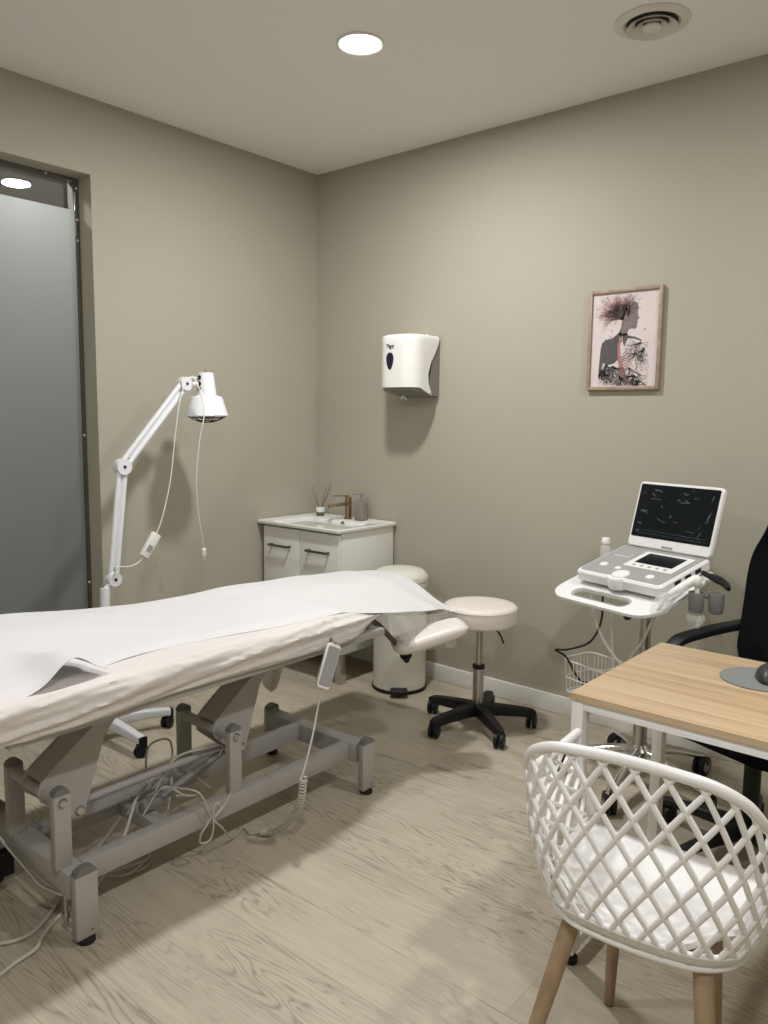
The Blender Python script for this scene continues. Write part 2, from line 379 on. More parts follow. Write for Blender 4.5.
# ------------------------------------------------------------------ vanity, basin, tap, bottles
cx0, cx1, cy0 = .012, .606, -.445
ct = .803
t = thing('vanity_cabinet', 'white two-door vanity cabinet in the corner', 'cabinet', (.3, -.22, 0))
b = B(); b.b2((cx1-.018, cy0+.02, .165), (cx1, -.016, ct), .002); b.b2((cx0+.018, cy0+.02, .165), (cx0+.036, -.016, ct), .002)
b.b2((cx0+.036, cy0+.02, .165), (cx1-.018, -.016, .183)); b.b2((cx0+.036, -.028, .183), (cx1-.018, -.016, ct)); b.b2((cx0+.036, cy0+.02, ct-.05), (cx1-.018, cy0+.036, ct)); b.build('body', M['white_lac'], t)
dm = (cx0+.018+cx1)/2
for i, (xa, xb) in enumerate(((cx0+.020, dm-.0015), (dm+.0015, cx1-.001))):
    d = B().b2((xa, cy0, .170), (xb, cy0+.0185, ct-.012), .002).build('door', M['white_lac'], t)
    hx = (xa+xb)/2+.0; hz = .695
    b = B(); b.box((hx, cy0-.026, hz), (.155, .010, .012), None, .002)
    for sx in (-.070, .070): b.box((hx+sx, cy0-.0125, hz), (.012, .027, .012), None, .002)
    b.build('handle', M['dark_handle'], d)
for x in (cx0+.055, cx1-.035):
    for y in (cy0+.05, -.06):
        B().box((x, y, .083), (.042, .042, .166), None, .003).build('leg', M['steel'], t)
# basin
bz = .822
t = thing('washbasin', 'white ceramic washbasin set on the vanity cabinet', 'washbasin', (.3, -.23, ct))
b = B(); b.M = None
N = 48
def ring_rr(w, h, r, cx, cy, z): return [Vector((cx+x, cy+y, z)) for x, y in rrect(w, h, r, 8)]
bcx, bcy = .311, -.236
w0, h0 = .618, .462
R = [ring_rr(w0-.004, h0-.004, .006, bcx, bcy, ct+.001), ring_rr(w0, h0, .008, bcx, bcy, ct+.005), ring_rr(w0, h0, .008, bcx, bcy, bz-.003), ring_rr(w0-.008, h0-.008, .008, bcx, bcy, bz+.001),
     ring_rr(w0-.016, h0-.016, .008, bcx, bcy, bz), ring_rr(w0-.03, h0-.03, .01, bcx, bcy, bz-.003),
     ring_rr(.49, .30, .05, bcx, bcy-.055, bz-.004), ring_rr(.475, .285, .05, bcx, bcy-.055, bz-.010), ring_rr(.43, .24, .06, bcx, bcy-.055, bz-.07), ring_rr(.36, .18, .07, bcx, bcy-.055, bz-.105), ring_rr(.05, .05, .0249, bcx, bcy-.055, bz-.112)]
b.rings(R); b.build('basin', M['ceramic'], t)
# cut-away cabinet top is hidden by the basin, so the bowl hangs inside the body
B().lathe([(.006, 0), (.014, 0), (.0145, .004), (.012, .007), (.0, .006)], (.352, -.150, .800), 24, axis=(0, -.93, .36), cap=False).build('overflow', M['dark_handle'], t)
fx, fy = .318, -.070
f = B(); f.lathe([(.025, 0), (.025, .004), (.0185, .006), (.0185, .118), (.017, .125), (.0, .126)], (fx, fy, bz-.003), 28)
f = f.build('tap', M['bronze'], t)
b = B(); b.box((fx-.010, fy-.066, bz+.080), (.024, .135, .016), Rz(-.25) @ Matrix.Rotation(.10, 3, 'X'), .005); b.build('spout', M['bronze'], f)
b = B(); b.box((fx-.012, fy-.05, bz+.129), (.016, .105, .006), Rz(-.25) @ Matrix.Rotation(-.03, 3, 'X'), .002); b.build('lever', M['bronze'], f)
sx_, sy_ = .415, -.068
t = thing('soap_dispenser', 'taupe square soap pump bottle right of the bronze tap', 'soap dispenser', (sx_, sy_, bz-.003))
b = B(); b.box((sx_, sy_, bz-.003+.052), (.058, .058, .104), Rz(.05), .008, 3); b.build('bottle', M['taupe'], t)
b = B(); b.lathe([(.016, .104), (.016, .116), (.010, .118), (.006, .120), (.006, .140), (.014, .141), (.014, .152), (.0, .153)], (sx_, sy_, bz-.003), 20); b.box((sx_-.012, sy_-.025, bz+.143), (.010, .05, .008), Rz(-.3), .002); b.build('pump', M['grey_pl'], t)
rx_, ry_ = .105, -.078
t = thing('reed_diffuser', 'small reed diffuser jar with thin sticks beside the tap', 'diffuser', (rx_, ry_, bz-.003))
b = B(); b.lathe([(.0, 0), (.022, 0), (.024, .003), (.024, .022), (.0, .0221)], (rx_, ry_, bz-.003), 24); b.build('oil_jar', M['green_oil'], t)
b = B(); b.lathe([(.0, .0225), (.024, .0225), (.024, .046), (.021, .049), (.012, .050), (.012, .046), (.0, .046)], (rx_, ry_, bz-.003), 24); b.build('jar_sleeve', M['white_pl'], t)
for dx, dy, L in ((.060, .010, .190), (-.046, -.012, .15), (.050, -.01, .17), (-.06, .012, .165), (.056, .015, .16)):
    b = B(); b.cyl((rx_+dx*.1, ry_+dy*.1, bz+.034), (rx_+dx*1.2, ry_+dy*1.2, bz+L), .0016, None, 6); b.build('reed', M['reed'], t)

# ------------------------------------------------------------------ pedal bin
bx, by = .822, -.215
t = thing('pedal_bin', 'cream pedal bin with black base beside the vanity', 'bin', (bx, by, 0))
b = B(); b.lathe([(.137, .018), (.136, .022), (.136, .565), (.0, .565)], (bx, by, 0), 48); b.build('body', M['bin_cream'], t)
b = B(); b.lathe([(.0, 0), (.141, 0), (.143, .006), (.141, .018), (.0, .018)], (bx, by, 0), 48); b.build('base', M['black'], t)
b = B(); b.lathe([(.133, .5655), (.142, .566), (.142, .586), (.138, .596), (.115, .618), (.07, .628), (.0, .631)], (bx, by, 0), 48); b.build('lid', M['bin_cream'], t)
pd = Vector((.62, -.78, 0)).normalized(); pc = Vector((bx, by, .026))+pd*.160
b = B(); b.box(pc, (.066, .088, .026), Rz(math.atan2(pd.y, pd.x)), .011, 3); b.build('pedal', M['black'], t)
# thin bin-bag hem peeking out under the lid
b = B()
R = []
for zz, rr in ((.565, .144), (.555, .146), (.537, .144), (.532, .141)):
    R.append([Vector((bx+(rr+.002*math.sin(9*a)+.001*math.sin(17*a))*math.cos(a), by+(rr+.002*math.sin(9*a)+.001*math.sin(17*a))*math.sin(a), zz-.006*math.sin(3*a+1))) for a in [2*PI*k/72 for k in range(72)]])
b.rings(R, cap=False); tag(b.build('bin_liner', M['film2']), 'clear bin liner hem folded over the cream pedal bin', 'bin liner')

# ------------------------------------------------------------------ paper-towel dispenser on the back wall
def disp():
    x0, x1 = .648, .892; zb, zt = 1.500, 1.788
    xm = (x0+x1)/2
    t = thing('paper_towel_dispenser', 'white wall-mounted paper towel dispenser with dark blue window', 'paper towel dispenser', (xm, 0, zb))
    # grey back shell: side profile in (y,z)
    def plan(ins, yr, n=10, r=.085):
        xa, xb, yf = x0+ins, x1-ins, -.232+ins; pts = [(xb, yr)]
        for k in range(n+1):
            a = math.radians(-90*k/n); pts.append((xb-r+r*math.cos(a), yf+r+r*math.sin(a)))
        for k in range(n+1):
            a = math.radians(-90-90*k/n); pts.append((xa+r+r*math.cos(a), yf+r+r*math.sin(a)))
        return pts+[(xa, yr)]
    pp = plan(.006, 0)
    b = B(); b.rings([[Vector((x, y, zb-.006+.038*(-y/.226))) for x, y in pp], [Vector((x, y, zb+.062)) for x, y in pp]])
    b.prism([(x0+.006, y, z) for y, z in ((0, zb+.062), (-.085, zb+.062), (-.045, zt-.01), (0, zt))], (x1-x0-.012, 0, 0)); b.build('back_shell', M['mauve'], t)
    # white cover: plan outline with rounded front corners, lofted upward; its rear edge follows the slanted side line
    R = []
    zs = [0, .02, .05, .09, .14, .20, .25, .278, .290, .2955]
    for q, dz in enumerate(zs):
        z = zb+.038+dz*.885
        ins = {8: .004, 9: .014}.get(q, 0)
        yf = -.232+ins
        # rear limit along the sides (goes back to the wall at the top)
        yr = -.070-.035*smst(0, .07, dz)+.092*smst(.07, .29, dz)
        pts = []
        n = 10; r = .085
        xa, xb = x0+ins, x1-ins
        pts.append((xb, yr))
        for k in range(n+1):
            a = math.radians(-90*k/n); pts.append((xb-r+r*math.cos(a), yf+r+r*math.sin(a)))
        for k in range(n+1):
            a = math.radians(-90-90*k/n); pts.append((xa+r+r*math.cos(a), yf+r+r*math.sin(a)))
        pts.append((xa, yr))
        # the lower hem: drops toward the wall end of each side
        drop = lambda y: -.040*smst(-.18, -.08, y)
        R.append([Vector((x, y, z+(drop(y)*(1-smst(0, .14, dz))))) for x, y in pts])
    b = B(); b.rings(R, cap=False, closed=False); b.poly(R[-1])

    c = b.build('cover', M['white_pl'], t, 50)
    # oval level window, tapering downward
    wx, wz = x0+.100, 1.674
    pts = []
    for k in range(36):
        a = 2*PI*k/36; s = math.sin(a); wd = .0225*(1+.22*s)*math.cos(a)
        pts.append((wx+wd, 0, wz+.036*s if s > 0 else wz+.048*s))
    B().prism([(x, -.2345, z) for x, y, z in pts], (0, .004, 0)).build('level_window', M['navy'], t)
    # maker mark (a short dark word with a swash) on the cover
    cu = bpy.data.curves.new('mark', 'FONT'); cu.body = 'Tiger'; cu.size = .023; cu.extrude = .0004; cu.offset = .0009; cu.align_x = 'CENTER'
    o = bpy.data.objects.new('mark', cu); COL.objects.link(o); bpy.context.view_layer.update()
    me = bpy.data.meshes.new_from_object(o); bpy.data.objects.remove(o)
    me.transform(Matrix.Translation((wx+.002, -.2335, 1.734)) @ Matrix.Rotation(PI/2, 4, 'X')); me.transform(Matrix.Translation(-t.location))
    me.materials.clear(); me.materials.append(M['ink'])
    o = bpy.data.objects.new('logo', me); COL.objects.link(o); o.parent = t
    B().tube([(wx-.004, -.2328, 1.726), (wx+.010, -.2328, 1.7275), (wx+.024, -.2328, 1.731)], [.0006, .0016, .0004], 6).build('logo_swash', M['grey_pl'], t)
    b = B(); b.lathe([(.0, 0), (.005, 0), (.0055, .004), (.0, .005)], (x1-.0005, -.085, zb+.010), 12, axis=(1, 0, 0)); b.build('hinge_pin', M['steel'], t)
    b = B(); b.prism([(xm-.002, -.155, zb-.001), (xm-.020, -.150, zb-.016), (xm-.016, -.151, zb-.020), (xm, -.155, zb-.008), (xm+.016, -.151, zb-.022), (xm+.020, -.150, zb-.018), (xm+.002, -.155, zb-.001)], (0, .008, 0)); b.build('paper_tip', M['paper'], t)
    b = B(); b.box((xm+.055, -.03, zt+.013), (.010, .012, .026), None, .003); b.build('key', M['white_pl'], t)
disp()

# ------------------------------------------------------------------ framed print
def picture():
    x0, x1, z0, z1 = 1.708, 2.034, 1.516, 1.944
    t = thing('framed_picture', 'wood-framed print of a woman with branching hair', 'picture', ((x0+x1)/2, 0, z0))
    fwid = .015; b = B()
    b.b2((x0, -.022, z0), (x0+fwid, -.001, z1), .002); b.b2((x1-fwid, -.022, z0), (x1, -.001, z1), .002)
    b.b2((x0+fwid, -.022, z0), (x1-fwid, -.001, z0+fwid), .002); b.b2((x0+fwid, -.022, z1-fwid), (x1-fwid, -.001, z1), .002)
    b.build('frame', M['frame_wood'], t)
    m = varied('print_paper', (.72, .60, .585), (.74, .66, .66), .6, nscale=9)
    pr = B().b2((x0+fwid, -.012, z0+fwid), (x1-fwid, -.006, z1-fwid)).build('print', m, t)
    U, V = x1-x0-2*fwid, z1-z0-2*fwid
    def P(cx, cy, lay=0):     # drawing coordinates of the sheet -> wall
        u = (cx-(162-(cy-150)*.035))/424; v = 1-(cy-(158-(cx-160)*.085))/590
        return (x0+fwid+max(.005, min(.995, u))*U, -.0121-.00012*lay, z0+fwid+max(.005, min(.995, v))*V)
    def shape(name, polys, mm, lay):
        b = B()
        for pl in polys: b.poly([P(x, y, lay) for x, y in pl])
        b.build(name, mm, pr, 0)
    dk = varied('ink_wash_dark', (.035, .035, .038), (.12, .11, .11), .6, nscale=60)
    hd = varied('ink_wash_head', (.12, .095, .09), (.30, .24, .225), .6, nscale=45)
    pk = mat('ink_pink', (.55, .26, .27), .6); br = mat('ink_brown', (.10, .065, .06), .6)
    rd = varied('ink_rust', (.30, .10, .07), (.50, .27, .22), .6, nscale=90)
    shape('head', [[(385, 250), (420, 195), (448, 205), (456, 235), (450, 262), (452, 280), (463, 302), (450, 310), (449, 320), (451, 330), (445, 338), (446, 352), (437, 369), (410, 366), (392, 375), (384, 405), (340, 420), (330, 395), (345, 360), (350, 320), (362, 285)]], hd, 1)
    shape('shoulder', [[(330, 395), (348, 388), (352, 450), (326, 470), (330, 560), (300, 590), (260, 602), (228, 590), (215, 640), (204, 690), (200, 640), (206, 560), (212, 500), (222, 462), (245, 443), (290, 430)],
                       [(352, 400), (384, 395), (392, 410), (440, 418), (480, 436), (470, 441), (430, 428), (388, 428), (366, 480), (356, 450)]], dk, 1)
    shape('spine', [[(336, 420), (352, 418), (340, 480), (345, 560), (372, 640), (388, 705), (372, 712), (345, 660), (326, 575), (322, 490)]] +
          [[(340+4*k, 545+16*k), (378+3*k, 530+14*k), (380+3*k, 536+14*k), (342+4*k, 553+16*k)] for k in range(7)], rd, 2)
    rnd = random.Random(3)
    def strokes(name, starts, mm, lay, n, L, w, depth=2, box=(165, 150, 570, 735)):
        b = B()
        def grow(x, y, a, l, wd, d):
            for _ in range(4):
                x2, y2 = x+math.cos(a)*l/4, y-math.sin(a)*l/4
                if not (box[0] < x2 < box[2] and box[1] < y2 < box[3]): return
                nx, ny = math.sin(a)*wd/2, math.cos(a)*wd/2
                b.poly([P(x-nx, y-ny, lay), P(x2-nx*.8, y2-ny*.8, lay), P(x2+nx*.8, y2+ny*.8, lay), P(x+nx, y+ny, lay)])
                x, y, a, wd = x2, y2, a+rnd.uniform(-.35, .35), wd*.85
                if d > 0 and rnd.random() < .6: grow(x, y, a+rnd.choice((-1, 1))*rnd.uniform(.4, .9), l*.6, wd*.8, d-1)
        for i in range(n):
            x, y, a0, a1 = rnd.choice(starts); grow(x+rnd.uniform(-6, 6), y+rnd.uniform(-6, 6), math.radians(rnd.uniform(a0, a1)), L*rnd.uniform(.6, 1.1), w, depth)
        b.build(name, mm, pr, 0)
    strokes('hair_branches', [(352, 300, 75, 190)], pk, 3, 40, 105, 8)
    strokes('hair_branches', [(355, 310, 60, 185)], br, 4, 20, 110, 4.5)
    strokes('hair_branches', [(390, 290, 45, 110)], br, 4, 8, 90, 4)
    strokes('body_roots', [(470, 450, 200, 330), (440, 520, 180, 360), (400, 610, 200, 350), (490, 480, 240, 300)], dk, 3, 34, 95, 4, box=(345, 425, 520, 730))
    strokes('body_roots', [(250, 600, 200, 330), (300, 610, 200, 330), (225, 640, 200, 330), (340, 670, 200, 340), (430, 660, 180, 340), (470, 690, 180, 340)], dk, 3, 64, 85, 5.5, box=(195, 425, 520, 735))
    b = B()
    for _ in range(100):
        if rnd.random() < .6: x, y = rnd.gauss(250, 60), rnd.gauss(300, 90)
        else: x, y = rnd.gauss(340, 90), rnd.gauss(670, 40)
        if not (168 < x < 560 and 165 < y < 730): continue
        s = rnd.uniform(1.2, 4.5); a = rnd.uniform(0, PI); c_, s_ = math.cos(a), math.sin(a)
        b.poly([P(x+s*c_*1.6, y+s*s_*1.6, 5), P(x-s*s_*.6, y+s*c_*.6, 5), P(x-s*c_*1.6, y-s*s_*1.6, 5), P(x+s*s_*.6, y-s*c_*.6, 5)])
    for x, y, s in ((496, 368, 9), (470, 180, 6), (212, 426, 4), (455, 190, 5)):
        b.poly([P(x-s*.4, y, 5), P(x, y-s, 5), P(x+s*.5, y, 5), P(x, y+s, 5)])
    b.build('ink_speckles', dk, pr, 0)['kind'] = 'stuff'
    gm = film('picture_glass', .0); 
    nt = gm.node_tree; gl = nd(gm, 'ShaderNodeBsdfGlossy'); gl.inputs['Roughness'].default_value = .06
    mxn = [n for n in nt.nodes if n.type == 'MIX_SHADER'][0]
    ln(gm, gl.outputs[0], mxn.inputs[2]); mxn.inputs[0].default_value = .04
    B().b2((x0+fwid, -.0155, z0+fwid), (x1-fwid, -.0140, z1-fwid)).build('glass', gm, t, 0)
picture()

# ------------------------------------------------------------------ casters
def caster(b, x, y, a, r=.027, top=.07, w=.018, hub=None):
    """twin-wheel caster appended to builder b; a = rolling direction"""
    d = Vector((math.cos(a), math.sin(a), 0)); n = Vector((-d.y, d.x, 0)); c = Vector((x, y, r))
    for s in (-1, 1):
        c0 = c+n*s*.004; b.lathe([(0, 0), (r*.7, 0), (r, .003), (r, w-.003), (r*.8, w), (0, w)], c0, 24, axis=n*s)
    b.tube([c+d*(-.6*r)*k+Vector((0, 0, 0)) + Vector((0, 0, (r+.004)*math.sin(k*PI/1.0*.5+.2))) for k in (0, .5, 1)], .006, 8)
    b.cyl((x, y, r*1.2), (x, y, top), .008, .008, 12)
    b.lathe([(.0, 0), (r*.7, 0), (r*.55, r*.55), (0, r*.75)], (x, y, r*1.25), 16)

# ------------------------------------------------------------------ saddle-free swivel stool
def stool():
    x, y = 1.426, -.394
    t = thing('swivel_stool', 'round cream swivel stool on a black star base', 'stool', (x, y, 0))
    sx, sy = 1.472, -.462
    sx, sy = x, y
    b = B(); b.lathe([(.0, .482), (.152, .482), (.160, .486), (.163, .494), (.163, .552), (.161, .560), (.154, .566), (.11, .570), (.0, .571)], (sx, sy, 0), 56); s = b.build('seat', M['cream_pad'], t, 50)
    b = B(); b.tube([(sx+.163*math.cos(2*PI*k/56), sy+.163*math.sin(2*PI*k/56), .554) for k in range(56)], .0022, 6, closed=True); b.build('piping', M['pad_white'], s)
    B().cyl((x, y, .28), (x, y, .482), .0155).build('piston', M['steel'], t)
    B().lathe([(.0, .075), (.023, .075), (.025, .275), (.026, .283), (.0, .284)], (x, y, 0), 28).build('column', M['steel'], t)
    B().lathe([(.027, .272), (.028, .278), (.028, .288), (.022, .291), (.0, .291)], (x, y, 0), 28).build('collar', M['black'], t)
    b = B(); cord(b, [(x+.02, y, .478), (x+.075, y-.01, .475), (x+.115, y-.015, .452), (x+.138, y-.018, .415)], [.004]*24+[.006], 8)
    b.build('lever', M['black'], t)
    B().lathe([(.0, .055), (.035, .055), (.040, .075), (.034, .100), (.026, .110), (.0, .111)], (x, y, 0), 32).build('hub', M['black'], t)
    for k in range(5):
        a = math.radians(254+72*k); d = Vector((math.cos(a), math.sin(a), 0)); n = Vector((-d.y, d.x, 0)); c = Vector((x, y, 0))
        R = []
        for f, hw, zt, zb in ((.02, .026, .110, .060), (.10, .023, .104, .060), (.20, .020, .093, .056), (.245, .019, .086, .052), (.262, .013, .078, .050)):
            p = c+d*f; R.append([p+n*hw*.8+Vector((0, 0, zt)), p-n*hw*.8+Vector((0, 0, zt)), p-n*hw+Vector((0, 0, zt-.008)), p-n*hw+Vector((0, 0, zb)), p+n*hw+Vector((0, 0, zb)), p+n*hw+Vector((0, 0, zt-.008))])
        b = B(); b.rings(R); lg = b.build('base_leg', M['black'], t)
        b = B(); q = c+d*.245; caster(b, q.x, q.y, a+1.9*k+.6, .033, .062); b.build('caster', M['black'], lg)
stool()

# ------------------------------------------------------------------ treatment table
def treat_table():
    t = thing('treatment_table', 'grey-framed adjustable treatment table under white sheets', 'treatment table', (1.2, -1.75, 0))
    G, C = M['grey_metal'], M['grey_cap']
    xr, xf = 1.392, 1.125       # side beams (near / far)
    ends = (-2.318, -1.205)
    for y in ends:
        B().b2((.955, y-.03, .115), (1.445, y+.03, .185), .006).build('cross_beam', G, t)
        for x in (.950, 1.465):
            x += .008 if x > 1 else 0
            p = B().b2((x-.013, y-.032, .016), (x+.013, y+.032, .192), .004).build('foot_post', G, t)
            b = B(); b.prism([(x-.0125, y+.030*math.cos(k*PI/10), .1915+.022*math.sin(k*PI/10)) for k in range(11)], (.025, 0, 0)); b.build('end_cap', C, p)
            b = B(); b.lathe([(.0, 0), (.022, 0), (.024, .004), (.022, .014), (.008, .0155), (.0, .016)], (x, y, 0), 20); b.build('rubber_foot', M['rubber'], p)
            b = B(); b.lathe([(.0, 0), (.004, 0), (.003, .0015), (.0, .002)], (x+.0132, y+.012, .035), 10, axis=(1, 0, 0)); b.build('screw', C, p)
    for x in (xr, xf):
        B().b2((x-.02, ends[0]+.03, .120), (x+.02, ends[1]-.03, .184), .004).build('side_beam', G, t)
    # actuator cross member
    B().b2((xf+.02, -2.02, .120), (xr-.02, -1.97, .160), .004).build('cross_member', G, t)
    for yp, tilt in ((-2.335, 1), (-1.757, 1)):
        for x in (xr, xf):
            u = B().b2((x-.013, yp-.024, .184), (x+.013, yp+.024, .388), .004).build('upright', G, t)
            b = B(); b.prism([(x-.0125, yp+.023*math.cos(k*PI/10), .3875+.020*math.sin(k*PI/10)) for k in range(11)], (.025, 0, 0)); b.build('end_cap', C, u)
            b = B(); b.lathe([(.0, 0), (.013, 0), (.013, .003), (.009, .008), (.0, .009)], (x+.0132 if x > 1.2 else x-.0132, yp, .368), 20, axis=(1 if x > 1.2 else -1, 0, 0)); b.build('bolt', M['steel'], u)
        B().cyl((xf+.013, yp, .368), (xr-.013, yp, .368), .018, None, 20).build('pivot_rod', G, t)
        # bell-crank lever: two side plates and a folded web
        b = B()
        poly = [(yp-.012, .335), (yp+.030, .296), (yp+.060, .300), (yp+.066, .330), (yp+.125, .585), (yp+.10, .602), (yp-.10+.15, .602)]
        # outline in (offset along the table, height): wide round the pivot, narrowing to the top frame, tail down to the link bolt
        outer = [(yp-.024, .372), (yp-.016, .345), (yp+.072, .268), (yp+.090, .260), (yp+.108, .266), (yp+.112, .285), (yp+.172, .466), (yp+.176, .478), (yp+.200, .505), (yp+.292, .592), (yp+.250, .592), (yp+.010, .420), (yp-.012, .400)]
        for x in (1.312, 1.222):
            b.prism([(x, y, z) for y, z in outer], (.006, 0, 0))
        b.prism([(1.228, yp-.012, .398), (1.228, yp+.250, .590), (1.312, yp+.250, .590), (1.312, yp-.012, .398)], (0, .006, -.006))
        lv = b.build('lift_lever', G, t, 30)
        b = B(); b.lathe([(.0, 0), (.014, 0), (.014, .004), (.010, .009), (.0, .010)], (1.318, yp+.092, .282), 20, axis=(1, 0, 0)); b.build('bolt', M['steel'], lv)
    b = B(); b.cyl((1.27, -2.24, .282), (1.27, -1.663, .282), .012, None, 16); b.build('link_rod', G, t)
    # motor / actuator between the beams
    b = B(); b.box((1.265, -1.98, .185), (.036, .075, .034), None, .008); b.cyl((1.265, -1.95, .190), (1.265, -1.70, .262), .012, None, 20); b.build('lift_motor', M['grey_pl'], t)
    # upper frame
    b = B()
    b.b2((1.452, -2.50, .586), (1.484, -1.12, .613), .003); b.b2((.875, -2.50, .586), (.905, -1.12, .614), .003)
    for y in (-2.485, -2.10, -1.55, -1.135): b.b2((.905, y-.015, .590), (1.452, y+.015, .612), .003)
    b.b2((1.19, -1.12, .575), (1.22, -.74, .60), .003); b.b2((1.00, -1.12, .575), (1.03, -.74, .60), .003); b.b2((1.03, -.77, .577), (1.19, -.74, .598), .003)
    b.build('top_frame', G, t)
    # pads (hidden under the sheets for the most part)
    B().b2((.880, -2.95, .622), (1.470, -1.30, .686), .022, 3).build('mattress', M['pad_white'], t)
    B().b2((.96, -1.12, .602), (1.22, -.72, .652), .018, 3).build('head_pad', M['pad_white'], t)
    # arm rests hanging beside the head pad
    def pad(c, ax, side, L, Wd, T, name='armrest'):
        c = Vector(c); ax = Vector(ax).normalized(); sd = Vector(side); sd = (sd-ax*sd.dot(ax)).normalized(); nn = ax.cross(sd)
        R = []
        for k in range(15):
            s = -1+2*k/14; e = (1-abs(s)**5)**.5 if abs(s) < 1 else 0
            e = max(e, .06)
            R.append([c+ax*s*L/2+sd*math.copysign(abs(math.cos(a))**.5, math.cos(a))*Wd/2*(.55+.45*e)+nn*math.copysign(abs(math.sin(a))**.75, math.sin(a))*T/2*e for a in [2*PI*j/24 for j in range(24)]])
        return B().rings(R).build(name, M['pad_white'], t, 60)
    ar = pad((1.485, -.845, .525), (.60, .72, .27), (.75, -.62, -.12), .31, .135, .060)
    b = B(); b.tube([(1.345, -1.035, .600), (1.365, -1.010, .575), (1.405, -.945, .490)], .011, 10); b.build('armrest_bracket', M['dark_handle'], ar)
    kc = Vector((1.425, -.920, .455))
    b = B(); b.lathe([(.0, -.012), (.017, -.012), (.024, -.004), (.024, .010), (.014, .016), (.0, .017)], kc, 14, axis=(.6, -.7, -.1)); b.ball(kc+Vector((.012, -.01, -.018)), .013); b.ball(kc+Vector((-.008, .008, .016)), .014); b.build('knob', M['black'], ar)
    ar2 = pad((.80, -1.06, .295), (.15, .2, 1), (1, -.2, 0), .20, .085, .055)
    b = B(); b.tube([(.96, -1.03, .597), (.83, -1.05, .50), (.812, -1.05, .36)], .009, 8); b.build('armrest_bracket', M['dark_handle'], ar2)
    # chrome foot bar of the wheel lift, with its castor
    b = B(); b.tube(smooth_path([(.93, -2.375, .205), (1.12, -2.372, .168), (1.30, -2.368, .128), (1.325, -2.366, .120), (1.40, -2.350, .118), (1.435, -2.337, .122)], 6), .0055, 10); fb = b.build('foot_bar', M['chrome'], t)
    for x, y in ((1.06, -2.33), (1.415, -2.345)):
        pass
    b = B(); b.lathe([(0, 0), (.024, 0), (.028, .004), (.028, .018), (.024, .022), (0, .022)], (1.107, -2.40, .075), 24, axis=(1, 0, 0)); b.b2((1.101, -2.405, .07), (1.105, -2.35, .14)); b.b2((1.131, -2.405, .07), (1.135, -2.35, .14)); b.build('wheel', M['black'], t)
    b = B(); b.cyl((1.422, -2.345, .045), (1.422, -2.345, .125), .006, None, 10); b.lathe([(0, 0), (.011, 0), (.012, .004), (.011, .012), (0, .012)], (1.422, -2.345, .060), 14); b.build('lock_pin', M['steel'], fb)
treat_table()

# fitted cotton sheet wrapped round the pads
def sheet_sec(y):
    # profile (x,z) from far bottom over the top to the near bottom
    th = smst(-1.13, -1.45, y)          # thinner toward the head joint
    zt = .694+.012*th; zb = .606
    xo = 1.510; xi = .856
    return zt, zb, xo, xi
def sheet():
    prof_n = 64
    ys = [-2.97+(-1.085+2.97)*i/280 for i in range(281)]
    R = []
    for y in ys:
        zt, zb, xo, xi = sheet_sec(y)
        e = smst(-1.075, -1.34, y)         # close up at the head end
        e2 = .25+.75*e
        row = []
        def wr(x, z, s):
            v = Vector((x*3, y*3.2, z*3))
            w = noise.noise(Vector((s*2.2, y*4.0+s*4.0, 1.7)))*.012 + (.45-abs(noise.noise(Vector((s*9+y*1.2, y*2.6+s*5, 4.1)))))*.024 - .007 + (.4-abs(noise.noise(Vector((s*14-y*2, y*7+s*16, 9.1)))))*.009 + noise.noise(Vector((s*14, y*30-s*22, 3.1)))*.0022
            return w
        # far skirt, top, near skirt
        for k in range(prof_n+1):
            s = k/prof_n
            if s < .2:
                q = s/.2; a = -PI/2+q*PI
                x = xi-.020*math.cos(a)+.012; z = (zt+zb)/2+(zt-zb)/2*math.sin(a)
            elif s < .62:
                q = (s-.2)/.42; x = xi+.012+(xo-.03-xi-.012)*q; z = zt
            else:
                q = (s-.62)/.38; a = PI/2-q*PI
                x = xo-.028+.036*math.cos(a)+.004*math.sin(3*a); z = (zt+zb)/2+(zt-zb)/2*math.sin(a)
            zz = (zt+zb)/2+(z-(zt+zb)/2)*e2
            w = wr(x, z, s)*(1 if s > .6 else .3)
            if s > .97: w *= .3
            if s > .62: x += w*math.cos(a)*.9; zz += w*math.sin(a)*.5+w*.15
            if s > .5: x -= .075*(1-e)*smst(.5, .8, s)
            row.append(Vector((x, y, zz)))
        R.append(row)
    b = B(); b.rings(R, cap=False, closed=False)
    # hem gathered at the head end
    b.poly(R[-1]); b.poly(R[0])
    tag(b.build('fitted_sheet', M['sheet'], None, 60), 'wrinkled white fitted sheet wrapped round the treatment table pads', 'sheet')
sheet()

